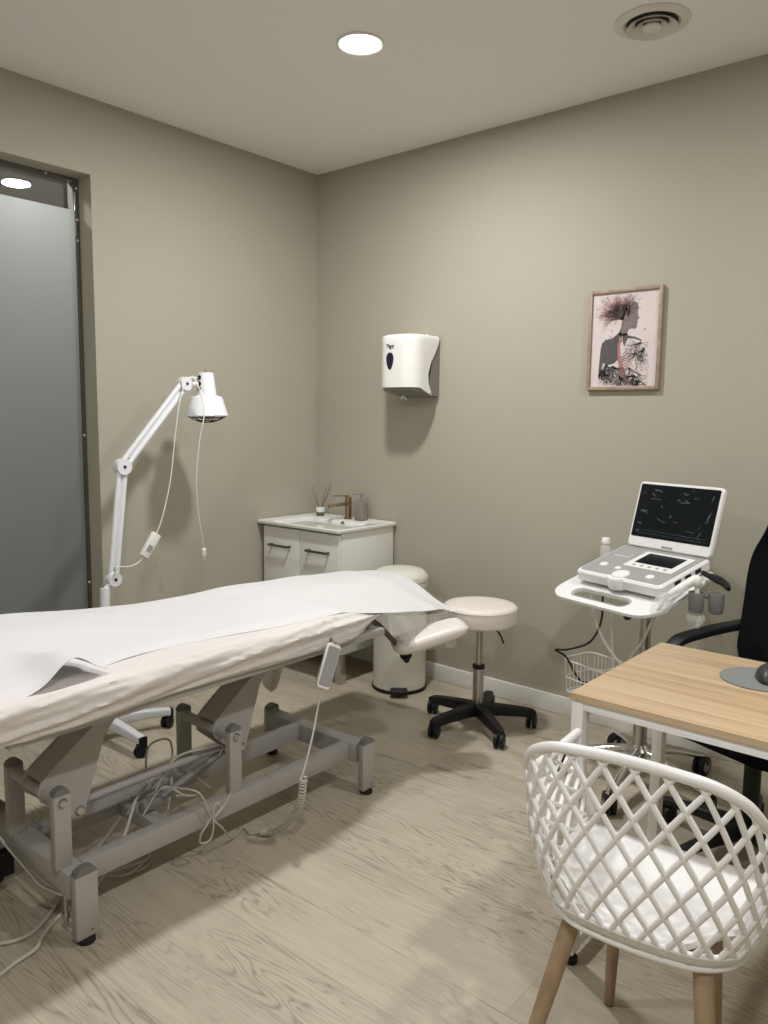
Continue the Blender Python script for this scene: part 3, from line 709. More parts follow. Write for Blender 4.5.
# long disposable paper cover on top
def ptop(x, y):
    zt = .710
    base = zt - .012*smst(-1.4, -1.0, y) + .0*y
    base -= .008*smst(-1.1, -.75, y)
    hump = .050*smst(-1.75, -2.30, y)*smst(1.36, 1.0, x)
    ripple = noise.noise(Vector((x*4+y*2.0, y*2.3, .3)))*.010 + noise.noise(Vector((x*9-y*3, y*5.5, 2.2)))*.0035
    ripple *= smst(1.47, 1.35, x)*.8+.2
    return base+hump+ripple*.9
def paper():
    ny, nx = 170, 60
    y0, y1 = -2.97, -.560
    def f(i, j):
        y = y0+(y1-y0)*i
        # near edge, wandering a little
        xe = 1.462+.006*math.sin(y*3.1+.4)-.085*math.exp(-((y+2.0)/.34)**2)
        xa = .822
        x = xa+(xe-xa)*j
        yy = y
        z = ptop(x, y)
        # far edge folds down
        z -= .045*smst(.872, .822, x)
        # near edge settles onto the sheet
        z -= .009*smst(xe-.05, xe, x)
        # over the narrow head pad and past it: droops toward the near corner
        g = max(0, min(1, (y+1.32)/.70))**.85
        side = smst(1.07, 1.43, x)
        d = smst(-.75, -.56, y)
        z -= .088*side*g + d*(.014+.012*smst(.98, .85, x))
        z += .004*noise.noise(Vector((x*7, y*9, 5.5)))*smst(-1.2, -.8, y)
        return Vector((x, yy-.010*math.sin(x*9)*d-.05*side*d, z+.004))
    b = B(); b.grid(f, ny, nx, .0012)
    tag(b.build('paper_cover', M['paper'], None, 70), 'long white disposable paper cover spread over the treatment table', 'paper cover')
paper()
# second paper sheet lying over the foot end; its front corner lifts into a small tunnel
def paper2():
    nu, nv = 60, 60
    def f(i, j):
        y = -2.97+(2.97-2.165)*i
        xe = 1.500-.0*j
        x = .86+(xe-.86)*j
        edge = smst(.0, 1, 1)*0
        # leading edge slants: the sheet reaches farther along the near side
        y = -2.97+(2.97-2.46+.225*smst(.1, 1, j))*i
        z = ptop(min(x, 1.44), y)+.008
        xe2 = 1.475
        x = .86+(xe2-.86)*j
        z -= .020*smst(1.430, 1.475, x)*smst(-2.35, -2.50, y)
        z += .055*math.exp(-((y+2.325)/.060)**2)*smst(1.16, 1.42, x)
        return Vector((x, y, z))
    b = B(); b.grid(f, nu, nv, .0012)
    tag(b.build('paper_sheet', M['paper'], None, 70), 'loose white paper sheet with a curled corner at the table foot', 'paper sheet')
paper2()
# clear plastic head cover hanging below the paper
def plastic():
    path = [(1.12, -.580, .655), (1.28, -.575, .622), (1.425, -.640, .595), (1.455, -.78, .600), (1.452, -.95, .622), (1.452, -1.07, .652)]
    P = smooth_path(path, 10)
    drop = lambda u: .070+.085*math.sin(u*PI)**1.0+.016*math.sin(u*19)
    n = len(P)-1
    def f(i, j):
        p = P[round(i*n)]; u = i
        q = p.copy(); q.z -= drop(u)*j
        out = Vector((p.x-1.25, p.y+.95, 0)).normalized()
        q += out*(.010+.018*math.sin(u*31+j*2)*j+.018*j)
        return q
    b = B(); b.grid(f, n, 16)
    tag(b.build('plastic_cover', M['film'], None, 70), 'clear crinkled plastic film hanging from the table head', 'plastic cover')
plastic()

# hand control hung on the side of the table
def remote():
    t = thing('hand_control', 'grey hand control with coiled cord hung on the table edge', 'hand control', (1.535, -1.48, .49))
    top, bot = Vector((1.535, -1.442, .632)), Vector((1.545, -1.512, .496))
    ax = (bot-top).normalized(); sd = Vector((.30, .95, 0)); sd = (sd-ax*sd.dot(ax)).normalized(); nn = ax.cross(sd)
    def slab(w, L, th, off, mm, name, par, r):
        R = []
        for d in (-th/2, -th/2+.002, th/2-.002, th/2):
            sh = .0015 if abs(d) == th/2 else 0
            R.append([(top+bot)/2+sd*x+ax*y+nn*(d+off) for x, y in rrect(w-2*sh, L-2*sh, r)])
        return B().rings(R).build(name, mm, par)
    body = slab(.050, .150, .018, 0, M['white_pl'], 'casing', t, .012)
    slab(.043, .130, .003, .0100, M['panel_grey'], 'keypad', t, .006)
    b = B(); h = top+ax*-.002
    b.tube(smooth_path([h+nn*.006, h+Vector((-.012, .004, .010)), h+Vector((-.038, .012, -.004)), h+Vector((-.040, .012, -.03))], 6), .006, 8); b.build('hook', M['grey_pl'], t)
    b = B(); e = bot
    cord(b, [e, (1.553, -1.538, .44), (1.575, -1.585, .36), (1.590, -1.635, .275), (1.592, -1.652, .245), (1.597, -1.640, .240), (1.600, -1.635, .252), (1.598, -1.645, .255)], .0032)
    # coiled section
    path = smooth_path([(1.600, -1.648, .250), (1.590, -1.645, .193), (1.570, -1.643, .142), (1.54, -1.644, .096), (1.49, -1.645, .048), (1.44, -1.652, .018), (1.415, -1.667, .014)], 40)
    hel = []; turns = 34; n = len(path)
    L = turns*10
    for k in range(L+1):
        f = k/L*(n-1); i = min(int(f), n-2); p = path[i].lerp(path[i+1], f-i); tg = (path[i+1]-path[i]).normalized()
        u = tg.cross(Vector((.3, .9, .1))).normalized(); v = tg.cross(u); a = 2*PI*k/10
        hel.append(p+(u*math.cos(a)+v*math.sin(a))*.0105)
    b.tube(hel, .0027, 6)
    # straight tail, tied in a bow, to the motor
    cord(b, [(1.415, -1.667, .014), (1.385, -1.687, .006), (1.34, -1.68, .006), (1.38, -1.76, .02), (1.43, -1.837, .105), (1.435, -1.882, .160), (1.437, -1.914, .236), (1.420, -1.938, .262), (1.33, -1.97, .25), (1.26, -1.99, .21)], .0030)
    cord(b, [(1.437, -1.882, .160), (1.440, -1.905, .14), (1.437, -1.922, .120), (1.43, -1.918, .088), (1.437, -1.89, .088), (1.441, -1.878, .125), (1.440, -1.877, .185), (1.440, -1.860, .198), (1.440, -1.850, .178), (1.441, -1.872, .158), (1.443, -1.84, .180), (1.440, -1.808, .213)], .0030)
    b.build('coiled_cord', M['cable'], t, 60)
remote()

# power leads lying under the table
def leads():
    b = B(); cord(b, [(1.24, -2.02, .20), (1.28, -2.10, .10), (1.30, -2.20, .02), (1.33, -2.32, .007), (1.385, -2.395, .010), (1.42, -2.43, .012), (1.43, -2.50, .007), (1.475, -2.60, .006), (1.58, -2.75, .006)], .0055)
    tag(b.build('floor_cable', M['cable']), 'beige power cord curling past the near table foot', 'cable')
    b = B(); cord(b, [(1.17, -1.985, .176), (1.12, -2.05, .05), (1.18, -2.20, .008), (1.30, -2.33, .007), (1.345, -2.42, .007), (1.30, -2.50, .007), (1.18, -2.56, .007), (1.0, -2.62, .007)], .0055)
    tag(b.build('floor_cable', M['cable']), 'beige power cord running left under the foot bar', 'cable')
    b = B()
    pts = []
    for k in range(40):
        a = k/40*2*PI*2.6; pts.append((1.20+.10*math.cos(a)*(1+.1*math.sin(k)), -2.06+.09*math.sin(a), .006+.0007*k+.003*math.sin(k*1.7)))
    b.tube(smooth_path(pts, 3), .0035, 7)
    tag(b.build('coiled_cable', M['cable']), 'grey cable coiled on the floor between the table beams', 'cable')
    # loops hanging on the mechanism
    b = B()
    cord(b, [(1.16, -1.93, .20), (1.13, -1.90, .30), (1.16, -1.84, .315), (1.22, -1.87, .25), (1.26, -1.91, .175), (1.31, -1.95, .17)], .0035)
    cord(b, [(1.25, -1.96, .20), (1.27, -1.90, .30), (1.30, -1.80, .315), (1.29, -1.72, .29), (1.24, -1.76, .20), (1.20, -1.83, .17)], .0035)
    cord(b, [(1.28, -2.02, .165), (1.30, -1.96, .24), (1.33, -1.90, .20), (1.30, -1.84, .17), (1.25, -1.88, .165)], .0035)
    cord(b, [(1.24, -2.05, .165), (1.20, -1.98, .19), (1.18, -1.88, .23), (1.22, -1.80, .20), (1.30, -1.78, .17)], .0035)
    tag(b.build('motor_cable', M['cable']), 'thin grey cables looping round the lift motor', 'cable')
leads()

# ------------------------------------------------------------------ infrared lamp on a wheeled stand
def heat_lamp():
    X = .30; hx, hy = .318, -1.585
    t = thing('infrared_lamp', 'white jointed infrared lamp on a wheeled star stand', 'lamp', (hx, hy, 0)); E_ = M['lamp_white']
    B().cyl((hx, hy, .10), (X, -1.560, .655), .0205, None, 24).build('pole', E_, t)
    B().lathe([(0, .055), (.042, .055), (.046, .07), (.046, .105), (.03, .118), (.0, .119)], (hx, hy, 0), 28).build('hub', E_, t)
    for k in range(5):
        a = math.radians(2+72*k-2); d = Vector((math.cos(a), math.sin(a), 0)); n = Vector((-d.y, d.x, 0)); c = Vector((hx, hy, 0)); R = []
        for f, hw, zt, zb in ((.03, .021, .108, .062), (.15, .019, .101, .060), (.265, .017, .090, .056), (.275, .017, .088, .056)):
            p = c+d*f; R.append([p+n*x+Vector((0, 0, (zt+zb)/2+z)) for x, z in rrect(hw*2, zt-zb, .008, 3)])
        b = B(); b.rings(R); lg = b.build('base_leg', E_, t)
        b = B(); b.box(c+d*.281+Vector((0, 0, .068)), (.012, .036, .040), Rz(a), .004); b.build('end_cap', M['black'], lg)
        b = B(); q = c+d*.262; caster(b, q.x, q.y, a+.8, .026, .06); b.build('caster', M['black'], lg)
    J0, EL_, WR = Vector((X, -1.520, .688)), Vector((X, -1.462, 1.166)), Vector((X, -1.138, 1.528))
    def joint(p, r, par=t):
        b = B(); b.lathe([(0, -.020), (r, -.020), (r+.001, -.016), (r+.001, .016), (r, .020), (0, .020)], p, 28, axis=(1, 0, 0)); o = b.build('joint', E_, par)
        b = B(); b.lathe([(0, 0), (.007, 0), (.006, .003), (0, .003)], p+Vector((.0202, 0, 0)), 12, axis=(1, 0, 0)); b.build('bolt', M['black'], o)
    b = B(); b.cyl((X, -1.556, .65), J0, .012); b.build('pole_tip', E_, t)
    joint(J0, .030); joint(EL_, .034); joint(WR, .030)
    def arm(p, q):
        ax = (q-p).normalized(); n = ax.cross(Vector((1, 0, 0)))
        a = B()
        for s in (-1, 1): a.cyl(p+n*s*.0145+ax*.012, q+n*s*.0145-ax*.012, .0115, None, 14)
        a.cyl(p+ax*.05, q-ax*.05, .005, None, 8)
        a.build('arm', E_, t)
    arm(J0, EL_); arm(EL_, WR)
    # head
    hc = Vector((X, -1.030, 0)); 
    ax = Vector((0, .02, -1)).normalized(); p0 = Vector((X, -1.022, 1.583))
    prof = [(0, 0), (.033, .000), (.036, .005), (.046, .098), (.050, .104), (.066, .108), (.075, .118), (.096, .190), (.100, .195), (.097, .199), (.090, .190), (.070, .125), (.0, .12)]
    b = B(); b.lathe(prof, p0, 48, axis=ax); hd = b.build('shade', E_, t, 35)
    b = B()
    for k in range(14):
        a = 2*PI*k/14+.1; u = ax.orthogonal().normalized(); v = ax.cross(u); d = u*math.cos(a)+v*math.sin(a)
        b.box(p0+ax*.1075+d*.058, (.014, .003, .003), Rz(a+PI/2))
    b.build('vent_slots', M['black'], hd)
    b = B()
    u = ax.orthogonal().normalized(); v = ax.cross(u)
    for k in range(12):
        a = 2*PI*k/12; d = u*math.cos(a)+v*math.sin(a)
        b.tube([p0+ax*(.195+.034*(1-(s/.094)**2))+d*s for s in (.018, .04, .06, .08, .094)], .0016, 6)
    for r in (.018, .05, .078, .094):
        b.tube([p0+ax*(.195+.034*(1-(r/.094)**2))+(u*math.cos(2*PI*k/32)+v*math.sin(2*PI*k/32))*r for k in range(32)], .0018, 6, closed=True)
    b.build('wire_guard', M['black'], hd)
    b = B(); b.lathe([(.0, .215), (.030, .212), (.055, .195), (.060, .175), (.04, .14), (.02, .125)], p0, 28, axis=ax); b.build('bulb', mat('bulb_glass', (.30, .26, .23), .1, Coat_Weight=.5), hd)
    b = B(); b.tube([p0, p0-ax*.008], .005, 8); b.tube([p0-ax*.010+Vector((0, .006*math.cos(2*PI*k/14), .006*math.sin(2*PI*k/14))) for k in range(14)], .0014, 6, closed=True); b.build('top_ring', M['steel'], hd)
    b = B(); b.cyl(WR+Vector((0, .02, .0)), WR+Vector((0, .075, .002)), .010, None, 14); b.cyl(WR+Vector((0, .02, .028)), WR+Vector((0, .077, .030)), .005, None, 10); nk = b.build('neck', E_, t)
    for dz in (.032, .004, -.020): B().ball(WR+Vector((.006, .075, dz)), .010, (1, .8, 1), 14).build('knob', M['black'], nk)
    # leads
    b = B()
    cord(b, [WR+Vector((.02, -.02, -.01)), (X+.03, -1.19, 1.44), (X+.03, -1.215, 1.30), (X+.03, -1.245, 1.10), (X+.03, -1.290, .94), (X+.03, -1.322, .868)], .0028)
    cord(b, [(X+.03, -1.392, .770), (X+.03, -1.42, .748), (X+.03, -1.47, .738), (X+.03, -1.515, .742), (X+.025, -1.530, .70)], .0028)
    cord(b, [WR+Vector((.02, .03, .035)), (X+.04, -1.110, 1.545), (X+.08, -1.105, 1.47), (X+.11, -1.118, 1.38), (X+.10, -1.135, 1.28), (X+.08, -1.142, 1.10), (X+.06, -1.12, .95), (X+.045, -1.086, .80), (X+.04, -1.078, .772)], .0028)
    cd = b.build('cord', M['cable_w'], t, 60)
    a = Vector((0, -.07, -.098)).normalized(); rot = Matrix((Vector((1, 0, 0)), a.cross(Vector((1, 0, 0))), a)).transposed()
    b = B(); b.box((X+.03, -1.357, .819), (.024, .042, .118), rot, .004); sw = b.build('switch_box', M['white_pl'], t)
    b = B(); b.box(Vector((X+.0425, -1.366, .806)), (.002, .024, .030), rot); b.build('rating_plate', M['panel_grey'], sw)
    b = B(); b.lathe([(0, 0), (.009, 0), (.012, .012), (.012, .034), (.006, .040), (0, .040)], (X+.04, -1.078, .735), 14); b.cyl((X+.034, -1.078, .735), (X+.034, -1.078, .718), .002, None, 8); b.cyl((X+.046, -1.078, .735), (X+.046, -1.078, .718), .002, None, 8); b.build('plug', M['white_pl'], t)
heat_lamp()

# ------------------------------------------------------------------ desk
def desk():
    x0, x1, y0, y1, zt = 2.457, 3.857, -1.566, -.976, .719
    t = thing('desk', 'light oak topped desk on a white metal frame', 'desk', ((x0+x1)/2, (y0+y1)/2, 0))
    B().b2((x0, y0, zt-.019), (x1, y1, zt), .0015).build('desk_top', M['desk_wood'], t)
    Wm = mat('white_frame_paint', (.82, .81, .79), .4)
    for x in (x0+.004, x1-.034):
        b = B()
        for y in (y0+.004, y1-.044): b.b2((x, y, .030), (x+.030, y+.040, zt-.0192), .002)
        b.b2((x+.002, y0+.044, .032), (x+.028, y1-.044, .062), .002); b.b2((x+.002, y0+.044, zt-.064), (x+.028, y1-.044, zt-.0192), .002)
        lg = b.build('leg_frame', Wm, t)
        for y in (y0+.024, y1-.024):
            b = B(); b.lathe([(0, 0), (.017, 0), (.019, .004), (.018, .016), (.007, .018), (.007, .030), (0, .030)], (x+.015, y, 0), 18); b.build('foot', M['rubber'], lg)
    for y in (y0+.006, y1-.036): B().b2((x0+.034, y, zt-.041), (x1-.034, y+.030, zt-.0192), .002).build('rail', Wm, t)
    # mouse mat and mouse
    mx, my = 2.784, -1.148
    b = B(); b.lathe([(0, 0), (.096, 0), (.098, .002), (.096, .004), (0, .0042)], (mx, my, zt), 48)
    m = tag(b.build('mouse_mat', M['mat_grey'], None), 'round grey mouse mat on the oak desk', 'mouse mat')
    t = thing('computer_mouse', 'black computer mouse standing on the grey mat', 'mouse', (mx+.022, my+.0, zt+.0045))
    c = Vector((mx+.022, my, zt+.0047)); R = []
    for k in range(13):
        s = -1+2*k/12; w = .031*(max(1-s**4, .02))**.5*(1-.08*s); h = .038*(max(1-abs(s)**2.4, .03))**.6*(1+.15*s)
        R.append([c+Vector((w*math.cos(a), s*.054, h*max(0, math.sin(a)))) for a in [PI*j/14 for j in range(15)]])
    mm = Matrix.Translation(c) @ Matrix.Rotation(.5, 4, 'Z') @ Matrix.Translation(-c)
    b = B(mm); b.rings(R, cap=True, closed=True); b.build('shell', M['dark_mouse'], t, 60)
    b = B(mm); b.lathe([(0, -.003), (.008, -.003), (.009, 0), (.008, .003), (0, .003)], c+Vector((0, .032, .027)), 16, axis=(1, 0, 0)); b.build('scroll_wheel', M['black'], t)
    b = B(); cord(b, [c+Vector((-.03, .05, .006)), c+Vector((-.02, .10, .004)), c+Vector((.05, .13, .004)), c+Vector((.20, .12, .004))], .0018); b.build('mouse_cord', M['black'], t)
desk()

# ------------------------------------------------------------------ white lattice armchair
def lattice_chair():
    cx, cyy = 2.768, -1.765; RC = Rz(.115)
    t = thing('armchair', 'white lattice-shell plastic armchair with wooden legs at the desk', 'chair', (cx, cyy, 0)); Wp = M['white_chair']
    half_R = [(-.240, .170, .648), (-.237, .08, .655), (-.232, -.02, .664), (-.226, -.115, .678), (-.214, -.186, .710), (-.188, -.226, .757), (-.140, -.250, .786), (-.070, -.261, .797), (0, -.263, .800)]
    half_Q = [(-.192, .190, .430), (-.196, .10, .428), (-.196, .00, .422), (-.192, -.06, .418), (-.181, -.11, .415), (-.156, -.152, .413), (-.112, -.180, .412), (-.06, -.190, .412), (0, -.193, .412)]
    def full(h): return smooth_path([Vector((x, y, z)) for x, y, z in h]+[Vector((-x, y, z)) for x, y, z in h[-2::-1]], 14)
    Rm, Qm = full(half_R), full(half_Q); n = len(Rm)-1
    C0 = Vector((cx, cyy, 0))
    def at(Pp, u):
        f = max(0, min(1, u))*n; i = min(int(f), n-1); return Pp[i].lerp(Pp[i+1], f-i)
    def S(u, s):
        p = at(Qm, u).lerp(at(Rm, u), s)
        c = Vector((0, .0, p.z)); o = Vector((p.x, p.y-.05, 0)); o = o.normalized() if o.length > 1e-6 else o
        return C0+RC @ (p+o*.026*math.sin(PI*min(1, s*1.0))**.8*(1-.35*s))
    b = B()
    b.tube([S(u/120, 1) for u in range(121)], .0105, 10)
    # rolled lip running down the fronts of the arms to the seat
    for u in (0, 1): b.tube([S(u, s/12) for s in range(13)], .010, 10)
    # lower solid band joining the lattice to the seat
    R = []
    for k in range(121):
        u = k/120; R.append([S(u, .075)+Vector((0, 0, 0)), S(u, 0)])
    p = B()
    def band(i, j): return S(i, .085-.085*j) if j < .999 else S(i, 0)
    b.grid(band, 120, 3)
    b.tube([S(u/120, .0) for u in range(121)], .008, 8); b.tube([S(u/120, .085) for u in range(121)], .006, 8)
    # lattice bars, both diagonals
    N = 20; slope = .222
    for sg in (1, -1):
        for k in range(-6, N+7):
            u0 = k/N+.012
            pts = []
            for q in range(25):
                s = .06+.94*q/24; u = u0+sg*slope*(s-.5)
                if 0 <= u <= 1: pts.append(S(u, s))
            if len(pts) > 2: b.tube(pts, .0057, 8)
    b.build('lattice_shell', Wp, t, 60)
    # dished seat
    b = B()
    def seat(i, j):
        v = i    # back->front
        u = (j-.5)*2
        y = -.182+(.40)*v
        hw = .200*(1-max(0, .42-v)**2*2.1)
        x = u*hw
        z = .424+.030*abs(u)**3*smst(1, .3, v)+.012*(1-v)+.018*smst(.45, .8, v)-.050*smst(.82, 1, v)-.010*(1-u*u)*(1-v)
        if v < .12: y -= 0
        y += .02*(1-u*u)*smst(.8, 1, v)
        return C0+RC @ Vector((x, y+.03*abs(u)**4*smst(.35, 0, v), z))
    b.grid(seat, 30, 30, -.010); b.build('seat', Wp, t, 60)
    # under-seat mount and legs
    b = B()
    b.box(C0+Vector((0, 0, .398)), (.30, .035, .014), Rz(.76), .003); b.box(C0+Vector((0, 0, .398)), (.30, .035, .014), Rz(-.48), .003); b.build('mount', M['grey_pl'], t)
    for sx, sy, tp, ft in ((-1, -1, (-.125, -.135, .404), (-.200, -.300, 0)), (1, -1, (.122, -.150, .404), (.190, -.300, 0)), (-1, 1, (-.112, .110, .408), (-.134, .165, 0)), (1, 1, (.094, .085, .408), (.108, .150, 0))):
        tp, ft = C0+RC @ Vector(tp), C0+RC @ Vector(ft)
        b = B(); b.tube([tp, tp.lerp(ft, .12), tp.lerp(ft, .6), ft+(tp-ft)*.012], [.018, .0185, .0150, .0115], 18); lg = b.build('leg', M['leg_wood'], t)
        b = B(); b.tube([ft+(tp-ft)*.012, ft], [.0112, .0105], 14); b.build('foot_pad', M['rubber'], lg)
        b = B(); m = tp+Vector((0, 0, -.004)); b.tube([m, m.lerp(C0+Vector((0, 0, .399)), .35)], [.013, .010], 10); b.build('leg_bracket', M['leg_wood'], lg)
lattice_chair()

# ------------------------------------------------------------------ black office chair
def office_chair():
    c = Vector((2.67, -.70, 0)); fd = Vector((-.35, -.94, 0)).normalized(); sd = Vector((.94, -.35, 0)).normalized()
    t = thing('office_chair', 'black office chair with armrests behind the desk', 'chair', c)
    rot = Matrix((sd, -fd, Vector((0, 0, 1)))).transposed()
    def L(x, y, z): return c+rot @ Vector((x, y, z))
    # seat
    R = []
    for z, ins in ((.400, .02), (.408, .0), (.450, .0), (.466, .012), (.472, .05)):
        R.append([L(x, y, z) for x, y in rrect(.49-2*ins, .48-2*ins, .09)])
    B().rings(R).build('seat', M['black_fabric'], t)
    # backrest: curved tall panel, narrower to the top
    b = B()
    def bk(i, j):
        z = .52+.635*i; w = .225-.065*smst(.45, 1, i)**1.5 - .03*smst(.15, 0, i); u = (j-.5)*2
        zz = z-.05*abs(u)**3.5*smst(.6, 1, i)
        return L(u*w, .235+.05*i-.045*(u*u)+.02*math.sin(i*PI), zz)
    b.grid(bk, 24, 20, .035); b.build('backrest', M['black_fabric'], t, 60)
    b = B(); b.tube(smooth_path([L(0, .1, .40), L(0, .26, .40), L(0, .31, .47), L(0, .315, .70)], 6), .022, 10); b.build('back_strut', M['black'], t)
    for s in (-1, 1):
        pts = smooth_path([L(s*.235, .255, .675), L(s*.252, .13, .668), L(s*.262, -.02, .655), L(s*.264, -.075, .640), L(s*.262, -.105, .600), L(s*.255, -.10, .52), L(s*.235, -.06, .43), L(s*.15, -.02, .395)], 8)
        b = B(); R = []
        nn = len(pts)
        for i, p in enumerate(pts):
            tg = (pts[min(i+1, nn-1)]-pts[max(i-1, 0)]).normalized(); n2 = tg.cross(sd).normalized(); s2 = n2.cross(tg)
            wd = .026 if i < nn*.55 else .016
            R.append([p+s2*x+n2*y for x, y in rrect(wd*2, .028, .010, 3)])
        b.rings(R); b.build('armrest', M['black'], t, 50)
    b = B(); b.box(L(0, 0, .385), (.22, .20, .03), rot, .008); b.build('mechanism', M['black'], t)
    B().cyl(L(0, 0, .10), L(0, 0, .375), .026, None, 20).build('column', M['black'], t)
    B().lathe([(0, .06), (.045, .06), (.05, .08), (.04, .115), (0, .117)], c, 24).build('hub', M['black'], t)
    for k in range(5):
        a = math.radians(100+72*k); d = Vector((math.cos(a), math.sin(a), 0)); n = Vector((-d.y, d.x, 0)); R = []
        for f, hw, zt, zb in ((.03, .026, .112, .066), (.16, .022, .100, .064), (.285, .018, .084, .056), (.30, .014, .080, .054)):
            p = c+d*f; R.append([p+n*x+Vector((0, 0, (zt+zb)/2+z)) for x, z in rrect(hw*2, zt-zb, .010, 3)])
        lg = B().rings(R).build('base_leg', M['black'], t)
        b = B(); q = c+d*.28; caster(b, q.x, q.y, a+1.3*k, .028, .062, .020); b.build('caster', M['black'], lg)
office_chair()

# ------------------------------------------------------------------ ultrasound cart
YAW = -.278
def Lc(x, y, z, o=(2.205, -.46)):   # cart-aligned coordinates
    c_, s_ = math.cos(YAW), math.sin(YAW)
    return Vector((o[0]+c_*x-s_*y, o[1]+s_*x+c_*y, z))
def cart():
    hx, hy = 2.205, -.460
    t = thing('ultrasound_cart', 'chrome wheeled cart with white tray carrying the ultrasound scanner', 'cart', (hx, hy, 0))
    rot = Rz(YAW)
    B().lathe([(0, .16), (.026, .16), (.026, .42), (.024, .425), (0, .425)], (hx, hy, 0), 28).build('column', M['steel'], t)
    b = B(); b.lathe([(0, .42), (.029, .42), (.030, .43), (.030, .47), (.020, .475), (.020, .715), (0, .715)], (hx, hy, 0), 28); b.build('inner_column', M['steel'], t)
    kb = hx-.035, hy-.035
    b = B(); b.cyl((hx, hy-.02, .665), (hx-.045, hy-.045, .665), .006, None, 8); b.lathe([(0, 0), (.014, 0), (.020, .006), (.020, .020), (.012, .026), (0, .026)], (hx-.042, hy-.043, .665), 12, axis=(-.7, -.7, 0)); b.build('knob', M['black'], t)
    B().lathe([(0, .095), (.050, .095), (.056, .11), (.052, .145), (.03, .165), (0, .165)], (hx, hy, 0), 32).build('hub', M['chrome'], t)
    for k in range(5):
        a = math.radians(57+72*k); d = Vector((math.cos(a), math.sin(a), 0)); n = Vector((-d.y, d.x, 0)); c = Vector((hx, hy, 0)); R = []
        for f, hw, zc, hh in ((.03, .026, .135, .021), (.10, .023, .128, .019), (.18, .019, .112, .016), (.25, .016, .092, .013), (.295, .014, .080, .012), (.308, .010, .077, .009)):
            p = c+d*f; R.append([p+n*hw*math.cos(q)+Vector((0, 0, zc+hh*math.sin(q))) for q in [2*PI*j/14 for j in range(14)]])
        lg = B().rings(R).build('base_leg', M['chrome'], t, 60)
        b = B(); q = c+d*.290; caster(b, q.x, q.y, a+1.1*k+.4, .040, .075, .018); cs = b.build('caster', M['black'], lg)
        b = B(); dd = a+1.1*k+.4; nn = Vector((-math.sin(dd), math.cos(dd), 0))
        for s in (-1, 1): b.lathe([(0, 0), (.024, 0), (.022, .002), (0, .002)], Vector((q.x, q.y, .040))+nn*s*.0222, 18, axis=nn*s)
        b.build('wheel_cover', M['grey_pl'], cs)
    # tray with a handle slot along the front edge; origin = front middle of the scanner
    def T(x, y, z): return Lc(x, y, z, (2.122, -.590))
    zt = .735
    th = .294; Xa = Vector((math.cos(YAW), math.sin(YAW), 0)); Yh = Vector((-math.sin(YAW), math.cos(YAW), 0)); Ya = Yh*math.cos(th)+Vector((0, 0, 1))*math.sin(th); Na = Xa.cross(Ya)
    def TT(x, y, z): return Vector((2.132, -.565, .796)) + Xa*x + Ya*y + Na*z
    outer = []
    for cx_, cy_, r, a0 in ((.175, .25, .04, 0), (-.210, .25, .04, 90), (-.170, -.032, .09, 180), (.135, -.032, .09, 270)):
        for k in range(7):
            a = math.radians(a0+15*k); outer.append((cx_+r*math.cos(a), cy_+r*math.sin(a)))
    hole = [(x-.040, y-.058) for x, y in rrect(.250, .056, .027, 8)]
    bm = bmesh.new()
    def loopv(pts, z): return [bm.verts.new(TT(x, y, z)) for x, y in pts]
    for z in (zt, zt-.012):
        pass
    ot, ob, ht, hb = loopv(outer, -.047), loopv(outer, -.058), loopv(hole, -.047), loopv(hole, -.058)
    for A_, B_ in ((ot, ob), (ht, hb)):
        for i in range(len(A_)): bm.faces.new((A_[i], A_[(i+1) % len(A_)], B_[(i+1) % len(A_)], B_[i]))
    for A_, H_ in ((ot, ht), (ob, hb)):
        es = []
        for Lp in (A_, H_):
            for i in range(len(Lp)):
                e = bm.edges.get((Lp[i], Lp[(i+1) % len(Lp)])); es.append(e)
        bmesh.ops.triangle_fill(bm, edges=es, use_beauty=True)
    b = B(); b.bm.free(); b.bm = bm; tr = b.build('tray', M['white_dev'], t, 30)
    b = B(); b.tube([TT(-.040+(q[0]+.040)*1.03, -.058+(q[1]+.058)*1.12, -.0468) for q in hole], .0025, 6, closed=True); b.build('handle_rim', M['panel_grey'], tr)
    b = B(); b.prism([TT(-.05, .06, -.0585), TT(.11, .06, -.0585), TT(.11, .22, -.0585), TT(-.05, .22, -.0585)], (0, 0, -.035)); b.build('tray_support', M['grey_pl'], t)
    # wire basket on the column
    b = B(); w, h_, z0, z1 = .20, .17, .30, .432
    def Kb(x, y, z): return Lc(x, y, z, (1.998, -.425))
    for z, ww in ((z1, 1), (z0+.06, .96), (z0, .92)):
        b.tube([Kb(x*ww, y*ww, z) for x, y in rrect(w, h_, .03, 4)], .0032 if z == z1 else .0024, 6, closed=True)
    for k in range(9):
        x = -w/2+.02+k*(w-.04)/8
        b.tube([Kb(x, -h_/2, z1), Kb(x*.92, -h_/2*.92, z0), Kb(x*.92, h_/2*.92, z0), Kb(x, h_/2, z1)], .0016, 5)
    for k in range(7):
        y = -h_/2+.02+k*(h_-.04)/6
        b.tube([Kb(-w/2, y, z1), Kb(-w/2*.92, y*.92, z0), Kb(w/2*.92, y*.92, z0), Kb(w/2, y, z1)], .0016, 5)
    b.tube([Kb(w/2, 0, z1), Lc(-.024, 0, z1)], .005, 8)
    b.build('basket', M['white_pl'], t, 60)
    # probe holders at the right
    for (x, y), r, hh, nm in (((.272, .115), .027, .070, 'probe_cup'), ((.322, .155), .027, .072, 'probe_cup')):
        p = T(x, y, .728)
        b = B(); b.lathe([(0, 0), (r*.75, 0), (r*.9, .006), (r, hh), (r-.003, hh), (r*.85, .010), (0, .008)], p, 28); b.build(nm, M['grey_pl'], t)
